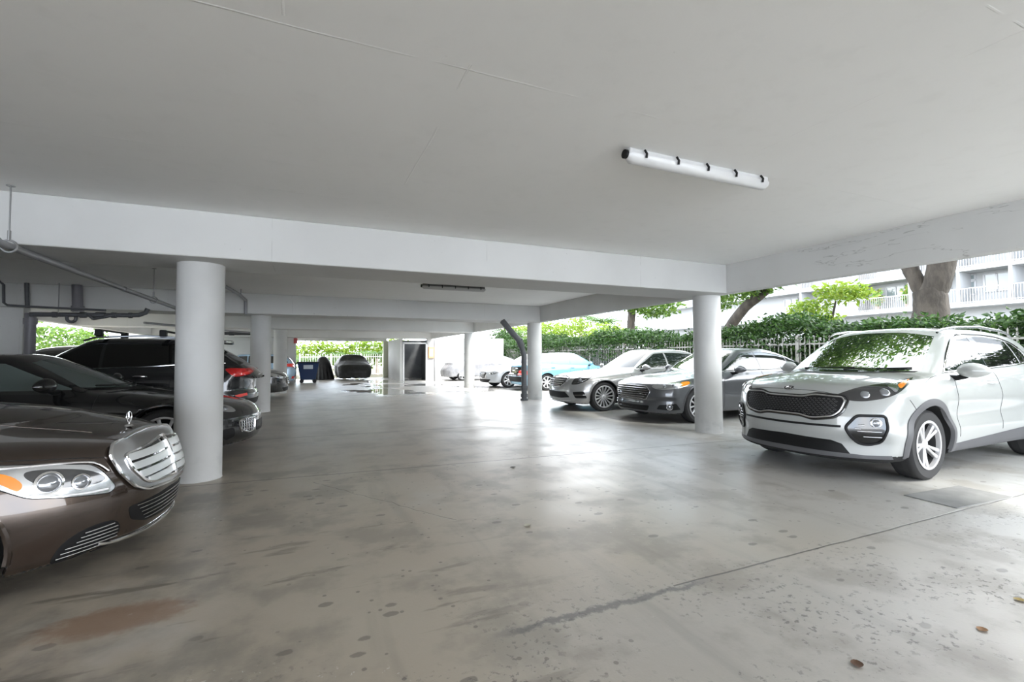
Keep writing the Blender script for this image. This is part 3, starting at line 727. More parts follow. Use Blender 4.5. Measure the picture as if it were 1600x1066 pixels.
    k_ = pt('lower_grille', M['blackmat'], 0, rounded(ci, .03), off=.003)
    for k in range(5): z = .275 + k * .026; w_ = .27 + .02 * k; c.line(k_, 'grille_bar', M['satin'], 0, [(-w_, z), (0, z), (w_, z)], r=.0035, off=.008)
    c.line(root, 'bumper_lip', M['chrome'], 0, curve2([(-.52, .222), (-.40, .200), (0, .195), (.40, .200), (.52, .222)], 6), r=.010, off=.008)
    pt('lower_spoiler', M['blackmat'], 0, [(-.50, .19), (0, .182), (.50, .19), (.5, .172), (-.5, .172)], off=.004)
    seams(c, root, [([(.46, .708), (.62, .735), (.80, .758), (.98, .785), (1.2, .83)], 45), ([(1.48, .86), (1.44, .6), (1.44, .25)], 90), ([(2.6, .90), (2.6, .6), (2.58, .25)], 90)])
    c.line(root, 'bonnet_crease', P, 'top', curve2([(.32, -.30), (.8, -.44), (1.3, -.52)], 5), r=.006, off=-.002, both=False)
    c.line(root, 'bonnet_crease', P, 'top', curve2([(.32, .30), (.8, .44), (1.3, .52)], 5), r=.006, off=-.002, both=False)
    c.line(root, 'wiper', M['blackmat'], 0, [(-.55, 1.07), (0, 1.055), (.1, 1.06)], r=.008, off=.014)
    for i, u in enumerate((-.60,)):
        pass
    c.handle(2.4, .80, P, root); c.handle(3.3, .82, P, root); c.mirrors(root, P, M['blackmat'], 1.85, .99, .98)
    pt('tail_light', M['red'], 135, rounded([(.2, .75), (.75, .75), (.75, .9), (.2, .9)], .04), off=.006, both=True)
    c.wheels(root, M, 5, rr=.22, w=.225, style='wide')

def black_coupe():
    root, c = new_car('coupe', 'coupe', 'black low coupe parked between the brown sedan and the black suv', (.012, .012, .013), rough=.16)
    P = c.P; pt = lambda *a, **k: c.drape(root, *a, **k)
    auto_glass(c, root, [2.75], 'glass_see', wmat='glass_see')
    hl = curve2([(.60, .61), (.66, .60), (.78, .62), (.86, .66), (.84, .70), (.74, .70), (.64, .67)], 4, True)
    h = c.drape(root, 'headlight', M['lamp_silver'], 45, hl, off=.006, step=.03); blob(c, 'projector_lens', M['lens'], 45, (.72, .655), .035, h, .004); flip(h, root)
    it = rounded([(.29, .33), (.28, .49), (.45, .50), (.585, .475), (.56, .36), (.40, .31)], .03)
    g = c.drape(root, 'corner_intake', M['blackmat'], 45, it, off=.004, step=.03)
    c.line(g, 'intake_surround', M['chrome'], 45, it, r=.012, off=.006, closed=True)
    for k in range(4): c.line(g, 'intake_bar', M['satin'], 45, [(.30, .355 + k * .038), (.56, .365 + k * .035)], r=.006, off=.008)
    for k in range(6): c.line(g, 'intake_bar', M['satin'], 45, [(.33 + k * .042, .33), (.33 + k * .042, .49)], r=.006, off=.008)
    flip(g, root)
    f = c.drape(root, 'side_intake', M['blackmat'], 45, rounded([(.64, .30), (.66, .40), (.80, .40), (.86, .33), (.76, .25)], .03), off=.004); flip(f, root)
    pt('grille', M['blackmat'], 0, rounded([(-.30, .30), (-.30, .44), (.30, .44), (.30, .30)], .05), off=.004)
    c.line(root, 'bumper_crease', M['chrome'], 0, [(-.30, .52), (0, .52), (.30, .52)], r=.006, off=.002)
    seams(c, root, [([(1.60, .88), (1.62, .7), (1.66, .3)], 90), ([(2.95, .88), (2.95, .6), (2.9, .28)], 90)])
    pt('cowl', M['blackmat'], 0, curve2([(-.66, .93), (0, .905), (.66, .93)], 6) + curve2([(.68, .955), (0, .932), (-.68, .955)], 6), off=.002)
    c.line(root, 'wiper', M['blackmat'], 0, [(-.55, .965), (-.1, .955), (.15, .965)], r=.009, off=.016)
    c.line(root, 'wiper', M['blackmat'], 0, [(.0, .94), (.3, .955), (.6, .975)], r=.009, off=.016)
    c.handle(2.6, .80, P, root); c.mirrors(root, P, M['blackmat'], 1.98, 1.01, 1.0, 1.15)
    c.wheels(root, M, 10, rr=.25, w=.25, style='thin')

def black_suv():
    root, c = new_car('suvb', 'suv', 'black suv with roof bars and wide red tail lights, tail toward the aisle', (.022, .023, .026), metal=.4, rough=.2)
    P = c.P; pt = lambda *a, **k: c.drape(root, *a, **k)
    auto_glass(c, root, [2.45, 3.45], 'glass_tint', wmat='glass_see', trim='chrome', belt=.05)
    tl = curve2([(.88, 1.10), (.55, 1.10), (.22, 1.095), (.36, 1.03), (.56, .985), (.76, .955), (.86, .995)], 4, True)
    t = pt('tail_light', M['red'], 135, tl, off=.008, both=True)
    for s_ in t: s_['label'] = 'wide red tail light'
    for o_ in (t[0],):
        q = c.drape(o_, 'light_band', M['redlight'], 135, curve2([(.40, 1.035), (.60, .995), (.76, .975), (.80, 1.0), (.6, 1.03), (.45, 1.055)], 4, True), off=.012); 
    pt('bumper_reflector', M['redlight'], 135, [(.80, .62), (.52, .645), (.52, .60), (.80, .565)], off=.006, both=True)
    pt('rear_bumper', M['blackmat'], 180, [(-.80, .42), (-.80, .53), (.80, .53), (.80, .42)], off=.006)
    c.line(root, 'tailgate_trim', M['chrome'], 180, [(-.35, .985), (.35, .985)], r=.008, off=.006)
    seams(c, root, [([(1.55, 1.0), (1.52, .7), (1.5, .35)], 90), ([(2.5, 1.08), (2.5, .8), (2.48, .35)], 90), ([(3.5, 1.1), (3.4, .8), (3.25, .55)], 90)])
    sp = MB().tube([(-4.0, -.55, 1.60), (-4.17, -.5, 1.60), (-4.22, 0, 1.615), (-4.17, .5, 1.60), (-4.0, .55, 1.60)], [.02, .03, .03, .03, .02], 8); sp.obj('roof_spoiler', P, root)
    rl = MB().tube([(-2.15, .60, 1.60), (-2.3, .60, 1.66), (-3.0, .60, 1.695), (-3.8, .58, 1.65), (-3.95, .57, 1.60)], .018, 8); rl.obj('roof_rail', M['blackgloss'], root); rl.mirror().obj('roof_rail', M['blackgloss'], root)
    for x in (-2.35, -3.25):
        b = MB().box(x - .035, x + .035, -.66, .66, 1.77, 1.80); o = b.obj('roof_bar', M['blackmat'], root, bevel=.01)
        for sg in (1, -1): MB().box(x - .05, x + .05, sg * .60 - .06, sg * .60 + .06, 1.68, 1.80).obj('bar_foot', M['blackmat'], o, bevel=.015)
    c.handle(2.90, .99, M['satin'], root, .2); c.handle(3.75, 1.01, M['satin'], root, .2)
    c.mirrors(root, M['satin'], M['blackmat'], 1.85, 1.04, 1.12)
    hl = curve2([(.5, .8), (.7, .82), (.95, .9), (.9, .94), (.6, .88)], 4, True); h = c.drape(root, 'headlight', M['lamp_silver'], 45, hl, off=.006, both=True)
    c.wheels(root, M, 5, rr=.25, w=.24, style='wide')

def silver_sedan():
    root, c = new_car('silver', 'sedan', 'silver sedan with multi-spoke wheels between the light blue and dark grey sedans', (.36, .36, .355), metal=.4, rough=.25)
    P = c.P; pt = lambda *a, **k: c.drape(root, *a, **k)
    auto_glass(c, root, [2.78, 3.75], 'glass', trim='chrome')
    G = rounded([(-.37, .80), (0, .81), (.37, .80), (.455, .73), (.40, .64), (.27, .565), (0, .555), (-.27, .565), (-.40, .64), (-.455, .73)], .04)
    g = pt('grille', M['blackgloss'], 0, G, off=.008); c.line(g, 'grille_frame', M['chrome'], 0, G, r=.011, off=.012, closed=True)
    for z, w_ in ((.765, .38), (.72, .42), (.675, .39), (.63, .34), (.59, .26)): c.line(g, 'grille_slat', M['chrome'], 0, [(-w_, z), (0, z), (w_, z)], r=.009, off=.016)
    star(c, 'bonnet_emblem', M['chrome'], 0, (0, .845), .035, root, off=.02)
    hl = curve2([(.54, .64), (.57, .72), (.62, .785), (.78, .83), (.95, .865), (1.0, .835), (.92, .735), (.74, .655), (.62, .635)], 4, True)
    h = c.drape(root, 'headlight', M['lamp_dark'], 45, hl, off=.006, step=.03); blob(c, 'projector_lens', M['lens'], 45, (.75, .735), .04, h, .003)
    c.line(h, 'light_strip', M['white'], 45, curve2([(.62, .77), (.78, .81), (.95, .85)], 4), r=.006, off=.008); c.line(h, 'light_strip', M['chrome'], 45, curve2([(.6, .66), (.78, .70), (.9, .75)], 4), r=.006, off=.008); flip(h, root)
    pt('lower_grille', M['blackmat'], 0, rounded([(-.46, .45), (.46, .45), (.58, .33), (.30, .30), (-.30, .30), (-.58, .33)], .03), off=.004)
    f = c.drape(root, 'side_intake', M['blackmat'], 45, rounded([(.57, .455), (.85, .48), (.92, .32), (.64, .315)], .03), off=.004)
    c.line(f, 'intake_trim', M['chrome'], 45, [(.62, .39), (.89, .40)], r=.008, off=.008); flip(f, root)
    c.line(root, 'bumper_lip', M['chrome'], 0, curve2([(-.70, .265), (0, .225), (.70, .265)], 6), r=.008, off=.006)
    seams(c, root, [([(.95, .86), (1.15, .90), (1.45, .93)], 90), ([(1.62, .93), (1.58, .6), (1.6, .25)], 90), ([(2.76, .98), (2.76, .6), (2.74, .25)], 90)])
    pt('sunroof', M['glass_tint'], 'top', rounded([(2.55, -.42), (2.55, .42), (3.35, .42), (3.35, -.42)], .06), off=.004)
    c.handle(2.55, .86, P, root); c.handle(3.6, .88, P, root); c.mirrors(root, P, M['blackmat'], 1.95, 1.02, 1.02)
    c.wheels(root, M, 15, rr=.255, w=.245, style='thin')

def grey_sedan():
    root, c = new_car('greysedan', 'sedan', 'dark grey sedan with slatted grille behind the nearest right round column', (.075, .078, .085), metal=.3, rough=.3)
    P = c.P; pt = lambda *a, **k: c.drape(root, *a, **k)
    auto_glass(c, root, [2.72, 3.62], 'glass', trim='chrome')
    G = rounded([(-.44, .70), (0, .71), (.44, .70), (.53, .61), (.45, .47), (.34, .44), (-.34, .44), (-.45, .47), (-.53, .61)], .04)
    g = pt('grille', M['blackgloss'], 0, G, off=.008); c.line(g, 'grille_frame', M['satin'], 0, G, r=.008, off=.011, closed=True)
    for z, w_ in ((.668, .45), (.63, .48), (.592, .48), (.554, .45), (.516, .42), (.478, .38)): c.line(g, 'grille_slat', M['satin'], 0, [(-w_, z), (0, z), (w_, z)], r=.0075, off=.014)
    hl = curve2([(.47, .72), (.62, .765), (.80, .785), (1.0, .80), (1.16, .815), (1.16, .75), (1.02, .70), (.80, .665), (.60, .655), (.50, .68)], 4, True)
    h = c.drape(root, 'headlight', M['lamp_silver'], 45, hl, off=.006, step=.03)
    blob(c, 'projector_lens', M['lens'], 45, (.70, .715), .035, h, .003); blob(c, 'projector_lens', M['lens'], 45, (.87, .735), .04, h, .003)
    c.drape(h, 'turn_signal', M['amber'], 45, curve2([(1.0, .785), (1.13, .80), (1.13, .755), (1.02, .72)], 3, True), off=.010, step=.02); flip(h, root)
    f = c.drape(root, 'fog_lamp', M['blackmat'], 45, rounded([(.55, .28), (.60, .36), (.91, .395), (.98, .28), (.8, .265)], .02), off=.004)
    blob(c, 'fog_lamp_ring', M['chrome'], 45, (.79, .33), .05, f, .006, ring=True); blob(c, 'fog_lamp_lens', M['lens'], 45, (.79, .33), .04, f, .004); flip(f, root)
    pt('lower_grille', M['blackmat'], 0, rounded([(-.49, .34), (.49, .34), (.45, .24), (-.45, .24)], .03), off=.004)
    c.line(root, 'grille_bar', M['blackgloss'], 0, [(-.46, .29), (.46, .29)], r=.008, off=.008)
    seams(c, root, [([(1.13, .84), (1.3, .88), (1.5, .92)], 90), ([(1.62, .93), (1.58, .6), (1.6, .25)], 90), ([(2.72, .98), (2.72, .6), (2.70, .25)], 90), ([(0, .75), (.3, .745), (.46, .735)], 0)])
    MB().tube([(-3.75, .0, 1.38), (-3.95, .0, 1.46)], [.006, .003], 6).obj('antenna', M['blackmat'], root)
    c.handle(2.5, .86, P, root); c.handle(3.45, .88, P, root); c.mirrors(root, P, M['blackmat'], 1.90, 1.02, 1.02)
    c.wheels(root, M, 10, rr=.24, w=.23, style='thin')

def simple_car(key, name, label, col, metal, kind, face=None, glass='glass', **kw):
    root, c = new_car(key, name, label, col, metal=metal, rough=.25)
    auto_glass(c, root, kw.get('pillars', [2.55, 3.35]), glass, wmat=glass)
    W = c.W; z = float(c.fTB(.2))
    pt = lambda *a, **k: c.drape(root, *a, **k)
    g = pt('grille', M['blackgloss'], 0, rounded([(-.38, z - .12), (.38, z - .12), (.42, z - .2), (.32, z - .38), (-.32, z - .38), (-.42, z - .2)], .05), off=.006)
    c.line(g, 'grille_frame', M['chrome'], 0, [(-.42, z - .2), (-.32, z - .38), (.32, z - .38), (.42, z - .2)], r=.012, off=.01)
    for k in range(3): c.line(g, 'grille_slat', M['satin'], 0, [(-.34, z - .17 - .06 * k), (.34, z - .17 - .06 * k)], r=.008, off=.01)
    hl = curve2([(.50, z - .16), (.7, z - .08), (.95, z - .02), (1.0, z - .06), (.85, z - .15), (.6, z - .21)], 4, True)
    h = c.drape(root, 'headlight', M['lamp_silver'], 45, hl, off=.006, step=.04); blob(c, 'projector_lens', M['lens'], 45, (.72, z - .13), .04, h, .003); flip(h, root)
    pt('lower_grille', M['blackmat'], 0, rounded([(-.6, .36), (.6, .36), (.5, .24), (-.5, .24)], .03), off=.004)
    if kind == 'rear':
        zr = kw.get('zr', .8)
        pt('tail_light', M['redlight'], 135, rounded([(.30, zr - .11), (.34, zr + .08), (.85, zr + .06), (.85, zr - .07)], .04), off=.008, both=True)
        if kw.get('panel'): 
            b = pt('boot_panel', M['blackgloss'], 180, rounded([(-.52, .58), (-.56, .90), (.56, .90), (.52, .58)], .08), off=.005)  # shade of the rear face put into colour as a black panel
            b2 = c.drape(b, 'number_plate', M['plate'], 180, [(-.20, .66), (-.20, .80), (.20, .80), (.20, .66)], off=.010)
            pt('bumper_insert', M['blackmat'], 180, rounded([(-.74, .34), (-.78, .53), (.78, .53), (.74, .34)], .05), off=.005)
            c.line(root, 'bumper_trim', M['satin'], 180, [(-.76, .555), (0, .555), (.76, .555)], r=.014, off=.004)
        else:
            pt('number_plate', M['white'], 180, [(-.24, .6), (-.24, .72), (.24, .72), (.24, .6)], off=.008)
            pt('rear_bumper', M['red'] if kw.get('redb') else M['blackmat'], 180, [(-.7, .3), (-.7, .42), (.7, .42), (.7, .3)], off=.006)
    seams(c, root, [([(1.5, .9), (1.48, .6), (1.5, .28)], 90), ([(2.55, .95), (2.55, .6), (2.53, .28)], 90)])
    c.handle(2.35, .86, c.P, root); c.handle(3.2, .88, c.P, root); c.mirrors(root, c.P, M['blackmat'], c.ws[0][0] + .5, W + .09, 1.02)
    c.wheels(root, M, 7, rr=c.r - .1, w=.21, style='wide')

def covered(name, label, cm, form, loc, rz, seed=1, cat='car', lift=.0, wheelslot=None):
    rng = np.random.RandomState(seed)
    ph = rng.uniform(0, 6.28, 12)
    def fold(f, x, y, z):
        a = np.arctan2(y, x + form['L'] / 2 + 1e-6)
        k = np.clip((1.15 - z) / .9, 0, 1)
        w = (np.sin(a * 23 + ph[0] + 2 * np.sin(z * 3 + a * 4)) * .5 + np.sin(a * 41 + ph[1] + z * 3) * .35 + np.sin(a * 11 + ph[2]) * .5)
        return f + .014 * k * w + .006 * np.sin(x * 9 + y * 5 + ph[3]) * np.sin(y * 8 + z * 6 + ph[4]) * (z > .3)
    root = empty(name, (loc[0], loc[1], 0), rz, label=label, cat=cat)
    c = Car(arches=False, flare=0, fold=fold, **form)
    P, Q, N = iso(c.F, (-c.L - .15, -c.W - .15, .02), (.15, c.W + .15, max(p[1] for p in c.TR) + .1), c.h)
    mobj('car_cover', P, Q, cm, root, True, normals=N)
    return root, c
def all_cars():
    M['glass_mirror'] = mat('mirroring windscreen', (.012, .02, .014), .02, 0, 0, spec=1.0, ior=2.6)
    M['glass_see'] = mat('windscreen glass', (.10, .125, .12), .03, 0, 0, spec=.8)
    M['glass_pale'] = mat('pale car glass', (.25, .33, .33), .05, 0, 0, spec=.8)  # pale tint stands in for the see-through, reflecting look
    M['plate'] = mat('yellowed plate', (.5, .5, .32), .4)
    white_suv(); brown_sedan(); black_coupe(); black_suv(); silver_sedan(); grey_sedan()
    simple_car('blue', 'sedan', 'light blue sedan, tail toward the aisle, partly behind the second right column', (.20, .42, .56), .1, 'rear', glass='glass_pale', zr=.70, panel=True, pillars=[2.5, 3.3])  # paint lightened for the daylit side; black boot panel stands for shade
    simple_car('whitesedan', 'sedan', 'white sedan with black grille beyond the light blue car', (.40, .42, .44), .2, 'front')
    simple_car('dark', 'sedan', 'black sedan with glossy chrome-trimmed nose between the second and third left columns', (.02, .02, .022), .3, 'front', glass='glass')
    simple_car('hatch', 'hatchback', 'pale blue hatchback with dark rear window and red tail lights near the far end wall', (.35, .50, .66), .2, 'rear', zr=.95, redb=True, pillars=[2.2, 3.1])
    simple_car('backsuv', 'suv', 'dark suv almost hidden behind the second left column, only its roof showing', (.03, .03, .032), .3, 'front', glass='glass_tint', pillars=[2.5, 3.4])
# ------------------------------------------------------------------ surfaces of the place
def m_ceiling():
    m = mat('painted concrete ceiling', (.60, .60, .585), .85); t = NT(m); X = t.xyz()
    n1 = t.noise(.35, 4); n2 = t.noise(6, 5, .6); n3 = t.noise(60, 2)
    base = t.mix(t.ramp(n1, .35, .7), (.88, .88, .87), (.83, .83, .82))
    # board joints: thin ridges running across and along the slab
    wob = t.math('MULTIPLY', t.math('SUBTRACT', t.noise(1.2, 2), .5), .05)
    def ridge(co, v, a, lo, hi, wd=.007):
        d = t.math('ABSOLUTE', t.math('SUBTRACT', t.math('ADD', X[co], wob), v)); k = t.ramp(d, wd * .4, wd, 1, 0)
        i = t.math('MULTIPLY', t.math('GREATER_THAN', X[a], lo), t.math('LESS_THAN', X[a], hi)); return t.math('MULTIPLY', k, i)
    R = None
    for q in ((1, 4.55, 0, -1.5, 2.8), (1, 3.9, 0, -3.0, 1.3), (1, 2.25, 0, -1.6, 2.3), (1, 1.50, 0, -1.3, 1.1), (0, -.12, 1, .3, 2.2), (0, .75, 1, 2.2, 4.4), (1, 4.95, 0, -.6, 3.6), (0, 3.0, 1, .5, 2.3), (1, 2.6, 0, 3.6, 6.1), (1, .95, 0, 2.1, 4.5)):
        k = ridge(q[0], q[1], q[2], q[3], q[4]); R = k if R is None else t.math('MAXIMUM', R, k)
    patchy = t.math('MULTIPLY', R, t.ramp(t.noise(2.2, 2), .42, .58))
    spots = t.ramp(t.vor(2.1), .0, .022, 1, 0); spots = t.math('MULTIPLY', spots, t.ramp(n1, .45, .6))
    col = t.mix(t.math('MULTIPLY', patchy, .6), base, (.86, .86, .85)); col = t.mix(t.math('MULTIPLY', spots, .7), col, (.22, .22, .21))
    t.put(t.b.inputs['Base Color'], t.mix(t.math('MULTIPLY', t.ramp(n2, .5, .75), .12), col, (.66, .66, .64)))
    t.bump(t.math('ADD', t.math('MULTIPLY', patchy, 1.0), t.math('MULTIPLY', n3, .10)), .5, .008); return m
def m_beam():
    m = mat('painted concrete', (.66, .66, .65), .8); t = NT(m)
    n1 = t.noise(.8, 4); n3 = t.noise(40, 3); X = t.xyz()
    pit = t.math('MULTIPLY', t.ramp(t.noise(22, 4, .65), .67, .73), t.ramp(t.noise(1.1, 3), .5, .62))
    base = t.mix(t.ramp(n1, .35, .7), (.60, .60, .59), (.55, .55, .54))
    jn = t.ramp(t.math('ABSOLUTE', t.math('SUBTRACT', t.math('PINGPONG', t.math('ADD', X[0], .37), 1.22), .0)), .0, .006, 1, 0)
    ck = t.math('ABSOLUTE', t.math('SUBTRACT', t.noise(.9, 5, .62, vec=t.map((1, .45, 3.2))), .5)); ck = t.math('MULTIPLY', t.ramp(ck, .0, .006, 1, 0), t.math('MULTIPLY', t.math('GREATER_THAN', X[0], 6.25), t.math('MULTIPLY', t.math('LESS_THAN', X[1], 5.5), t.ramp(t.noise(.8, 2, vec=t.map(loc=(3, 1, 5))), .52, .56))))
    base = t.mix(t.math('MULTIPLY', t.math('MULTIPLY', jn, t.ramp(t.noise(5, 2), .42, .56)), .45), base, (.30, .30, .29)); base = t.mix(t.math('MULTIPLY', ck, .55), base, (.22, .22, .21))
    t.put(t.b.inputs['Base Color'], t.mix(t.math('MULTIPLY', pit, .75), base, (.25, .25, .24)))
    t.bump(t.math('ADD', t.math('MULTIPLY', n3, .25), t.math('MULTIPLY', pit, -1.0)), .35, .006); return m
def m_column():
    m = mat('painted round column', (.72, .72, .71), .75); t = NT(m); X = t.xyz()
    base = t.mix(t.ramp(t.noise(1.4, 4), .35, .7), (.53, .53, .52), (.47, .47, .46))
    rings = t.noise(1, 3, .6, vec=t.map((.6, .6, 22)))
    pit = t.ramp(t.noise(1, 3, .6, vec=t.map((9, 9, 34))), .70, .76)
    low = t.math('MULTIPLY', t.ramp(X[2], .0, .5, 1, 0), t.ramp(t.noise(5, 4), .50, .68))
    col = t.mix(t.math('MULTIPLY', pit, .4), base, (.40, .39, .37)); col = t.mix(t.math('MULTIPLY', low, .55), col, (.33, .33, .34))
    t.put(t.b.inputs['Base Color'], col); t.bump(t.math('SUBTRACT', t.math('MULTIPLY', rings, .6), pit), .25, .006); return m
def m_floor():
    m = mat('worn garage concrete', (.22, .2, .18), .4); t = NT(m); X = t.xyz()
    n1 = t.noise(.30, 5, .55); n2 = t.noise(1.6, 6, .6); n3 = t.noise(18, 4, .6)
    warm = t.mix(t.ramp(n1, .3, .7), (.37, .315, .25), (.43, .39, .32))
    grey = t.mix(t.ramp(n2, .35, .7), (.40, .395, .38), (.50, .50, .495))
    side = t.ramp(t.math('ADD', X[0], t.math('MULTIPLY', n1, 1.4)), 2.2, 6.4)
    near = t.ramp(t.math('ADD', X[1], t.math('MULTIPLY', n2, .5)), 1.9, 2.9, 1, 0)
    nr = t.math('MULTIPLY', near, t.ramp(X[0], .4, 1.6))
    col = t.mix(t.math('MAXIMUM', side, t.math('MULTIPLY', nr, .55)), warm, grey)
    col = t.mix(t.math('MULTIPLY', t.ramp(n2, .47, .62), .62), col, (.25, .225, .19))
    col = t.mix(t.math('MULTIPLY', t.ramp(t.noise(.9, 5, .6, vec=t.map(loc=(7, 3, 0))), .58, .72), .4), col, (.47, .46, .43))
    # wheel-track streaks running along the aisle
    st = t.noise(1.0, 4, .6, vec=t.map((3.2, .35, 1)))
    col = t.mix(t.math('MULTIPLY', t.ramp(st, .52, .70), .25), col, (.14, .13, .115))
    # dark wet corner and trickles by the left cars
    wl = t.math('MULTIPLY', t.ramp(X[0], -1.3, .35, 1, 0), t.ramp(X[1], 1.2, 4.9, 1, .55)); wl = t.math('MULTIPLY', wl, t.ramp(n2, .38, .60))
    col = t.mix(t.math('MULTIPLY', wl, .62), col, (.07, .066, .06))
    strk = t.ramp(t.noise(1.0, 5, .6, vec=t.map((1.1, 5.5, 1), rot=(0, 0, .18))), .58, .66)
    strk = t.math('MULTIPLY', strk, t.math('MULTIPLY', t.ramp(X[0], .2, 1.8, 1, 0), t.ramp(X[1], 3.2, 4.6, 1, 0)))
    col = t.mix(t.math('MULTIPLY', strk, .55), col, (.075, .066, .050))
    # rust patch
    rx = t.math('DIVIDE', t.math('ADD', X[0], .86), .34); ry = t.math('DIVIDE', t.math('SUBTRACT', X[1], 2.95), .17)
    rd = t.math('ADD', t.math('ADD', t.math('MULTIPLY', rx, rx), t.math('MULTIPLY', ry, ry)), t.math('MULTIPLY', t.math('SUBTRACT', n3, .5), 1.4))
    col = t.mix(t.math('MULTIPLY', t.ramp(rd, .3, 1.2, 1, 0), .55), col, (.20, .085, .035))
    col = t.mix(t.math('MULTIPLY', t.ramp(X[1], 5.2, 8.5), .42), col, (.52, .495, .46))  # paler floor towards the deep bays, painted to brighten them
    # drip marks
    v = t.vor(4.2, vec=t.map((.75, 1.25, 1), loc=(.3, .1, 0), rot=(0, 0, -.2))); dr = t.math('MULTIPLY', t.ramp(t.math('ADD', v, t.math('MULTIPLY', n3, .12)), .17, .20, 1, 0), t.ramp(t.noise(.7, 3), .40, .50))
    v2 = t.vor(9.5); dr2 = t.math('MULTIPLY', t.ramp(t.math('ADD', v2, t.math('MULTIPLY', n3, .12)), .15, .18, 1, 0), t.ramp(t.noise(.5, 3, vec=t.map(loc=(4, 9, 0))), .40, .52))
    dm = t.math('MULTIPLY', t.math('MAXIMUM', dr, dr2), t.ramp(X[1], 5.4, 6.2, 1, .25))
    col = t.mix(t.math('MULTIPLY', dm, .62), col, (.11, .10, .085))
    # joints and cracks
    def joint(y0, slope, wd, lo, hi, wobs=.03):
        w = t.math('MULTIPLY', t.math('SUBTRACT', t.noise(3.0, 4, .6), .5), wobs)
        yy = t.math('ADD', t.math('ADD', X[1], t.math('MULTIPLY', X[0], slope)), w)
        d = t.math('ABSOLUTE', t.math('SUBTRACT', yy, y0)); i = t.math('MULTIPLY', t.math('GREATER_THAN', X[0], lo), t.math('LESS_THAN', X[0], hi))
        return t.math('MULTIPLY', t.ramp(d, wd * .4, wd, 1, 0), i)
    J = t.math('MAXIMUM', joint(5.58, .07, .016, -6, 6.3), joint(2.07, .0, .010, 1.9, 9)); J = t.math('MAXIMUM', J, joint(8.35, .06, .02, -6, 6.5)); J = t.math('MAXIMUM', J, joint(12.3, .0, .025, -6, 6.5))
    w5 = t.math('MULTIPLY', t.math('SUBTRACT', t.noise(2.2, 4), .5), .35)
    dd = t.math('ABSOLUTE', t.math('SUBTRACT', t.math('ADD', t.math('ADD', X[1], t.math('MULTIPLY', X[0], 1.6)), w5), 5.35)); dk = t.math('MULTIPLY', t.ramp(dd, .006, .016, 1, 0), t.math('MULTIPLY', t.math('GREATER_THAN', X[1], 3.6), t.math('LESS_THAN', X[1], 5.3)))
    J = t.math('MAXIMUM', J, t.math('MULTIPLY', dk, .6))
    col = t.mix(t.math('MULTIPLY', J, .75), col, (.055, .05, .045))
    # repaired dark strip on the near joint, and loose pitting next to it
    pw = t.math('MULTIPLY', t.math('SUBTRACT', t.noise(9, 5, .7), .5), .16)
    pd = t.math('ABSOLUTE', t.math('SUBTRACT', t.math('ADD', X[1], pw), 2.04)); pm = t.math('MULTIPLY', t.ramp(pd, .008, .036, 1, 0), t.math('MULTIPLY', t.ramp(X[0], .75, .95), t.ramp(X[0], 1.95, 2.2, 1, 0)))
    col = t.mix(t.math('MULTIPLY', pm, .75), col, (.105, .105, .105))
    pit = t.math('MULTIPLY', t.ramp(t.noise(24, 5, .66), .56, .62), t.math('MULTIPLY', near, t.ramp(t.noise(1.3, 3, vec=t.map(loc=(2, 2, 0))), .42, .55)))
    col = t.mix(t.math('MULTIPLY', pit, .65), col, (.075, .07, .065))
    # pale flecks
    fl = t.math('MULTIPLY', t.ramp(t.noise(30, 3, .6), .64, .69), t.ramp(t.noise(.8, 2, vec=t.map(loc=(1.1, 5, 0))), .60, .68))
    col = t.mix(t.math('MULTIPLY', fl, .6), col, (.66, .66, .63))
    t.put(t.b.inputs['Base Color'], col)
    # gloss: sealed concrete, wet spots, puddles at the far end
    pud = t.math('MULTIPLY', t.ramp(t.noise(.42, 3, .5, vec=t.map((1, .62, 1), loc=(2.6, 1.4, 0))), .50, .545), t.math('MULTIPLY', t.ramp(X[1], 15, 17.5), t.math('MULTIPLY', t.ramp(X[0], .5, 1.6), t.ramp(X[0], 6.6, 7.4, 1, 0))))
    r = t.math('ADD', .20, t.math('MULTIPLY', n2, .36)); r = t.math('SUBTRACT', r, t.math('MULTIPLY', wl, .14))
    r = t.math('MULTIPLY', r, t.math('SUBTRACT', 1.0, t.math('MULTIPLY', pud, .96)))
    t.put(t.b.inputs['Roughness'], r); t.b.inputs['Specular IOR Level'].default_value = .62
    h = t.math('ADD', t.math('MULTIPLY', n3, .35), t.math('MULTIPLY', t.noise(90, 2), .22)); h = t.math('SUBTRACT', h, t.math('MULTIPLY', J, 1.2)); h = t.math('SUBTRACT', h, t.math('MULTIPLY', pit, .8))
    h = t.math('MULTIPLY', h, t.math('SUBTRACT', 1.0, pud)); t.bump(h, .28, .006)
    return m
def noisy(name, a, b, scale, rough=.8, bump=.3, bscale=None, dist=.01, det=5, vecs=None):
    m = mat(name, a, rough); t = NT(m); v = t.map(vecs) if vecs else None
    n = t.noise(scale, det, .6, vec=v); t.put(t.b.inputs['Base Color'], t.mix(t.ramp(n, .35, .65), a, b))
    if bump: t.bump(t.noise(bscale or scale * 4, 4, .6, vec=v), bump, dist)
    return m
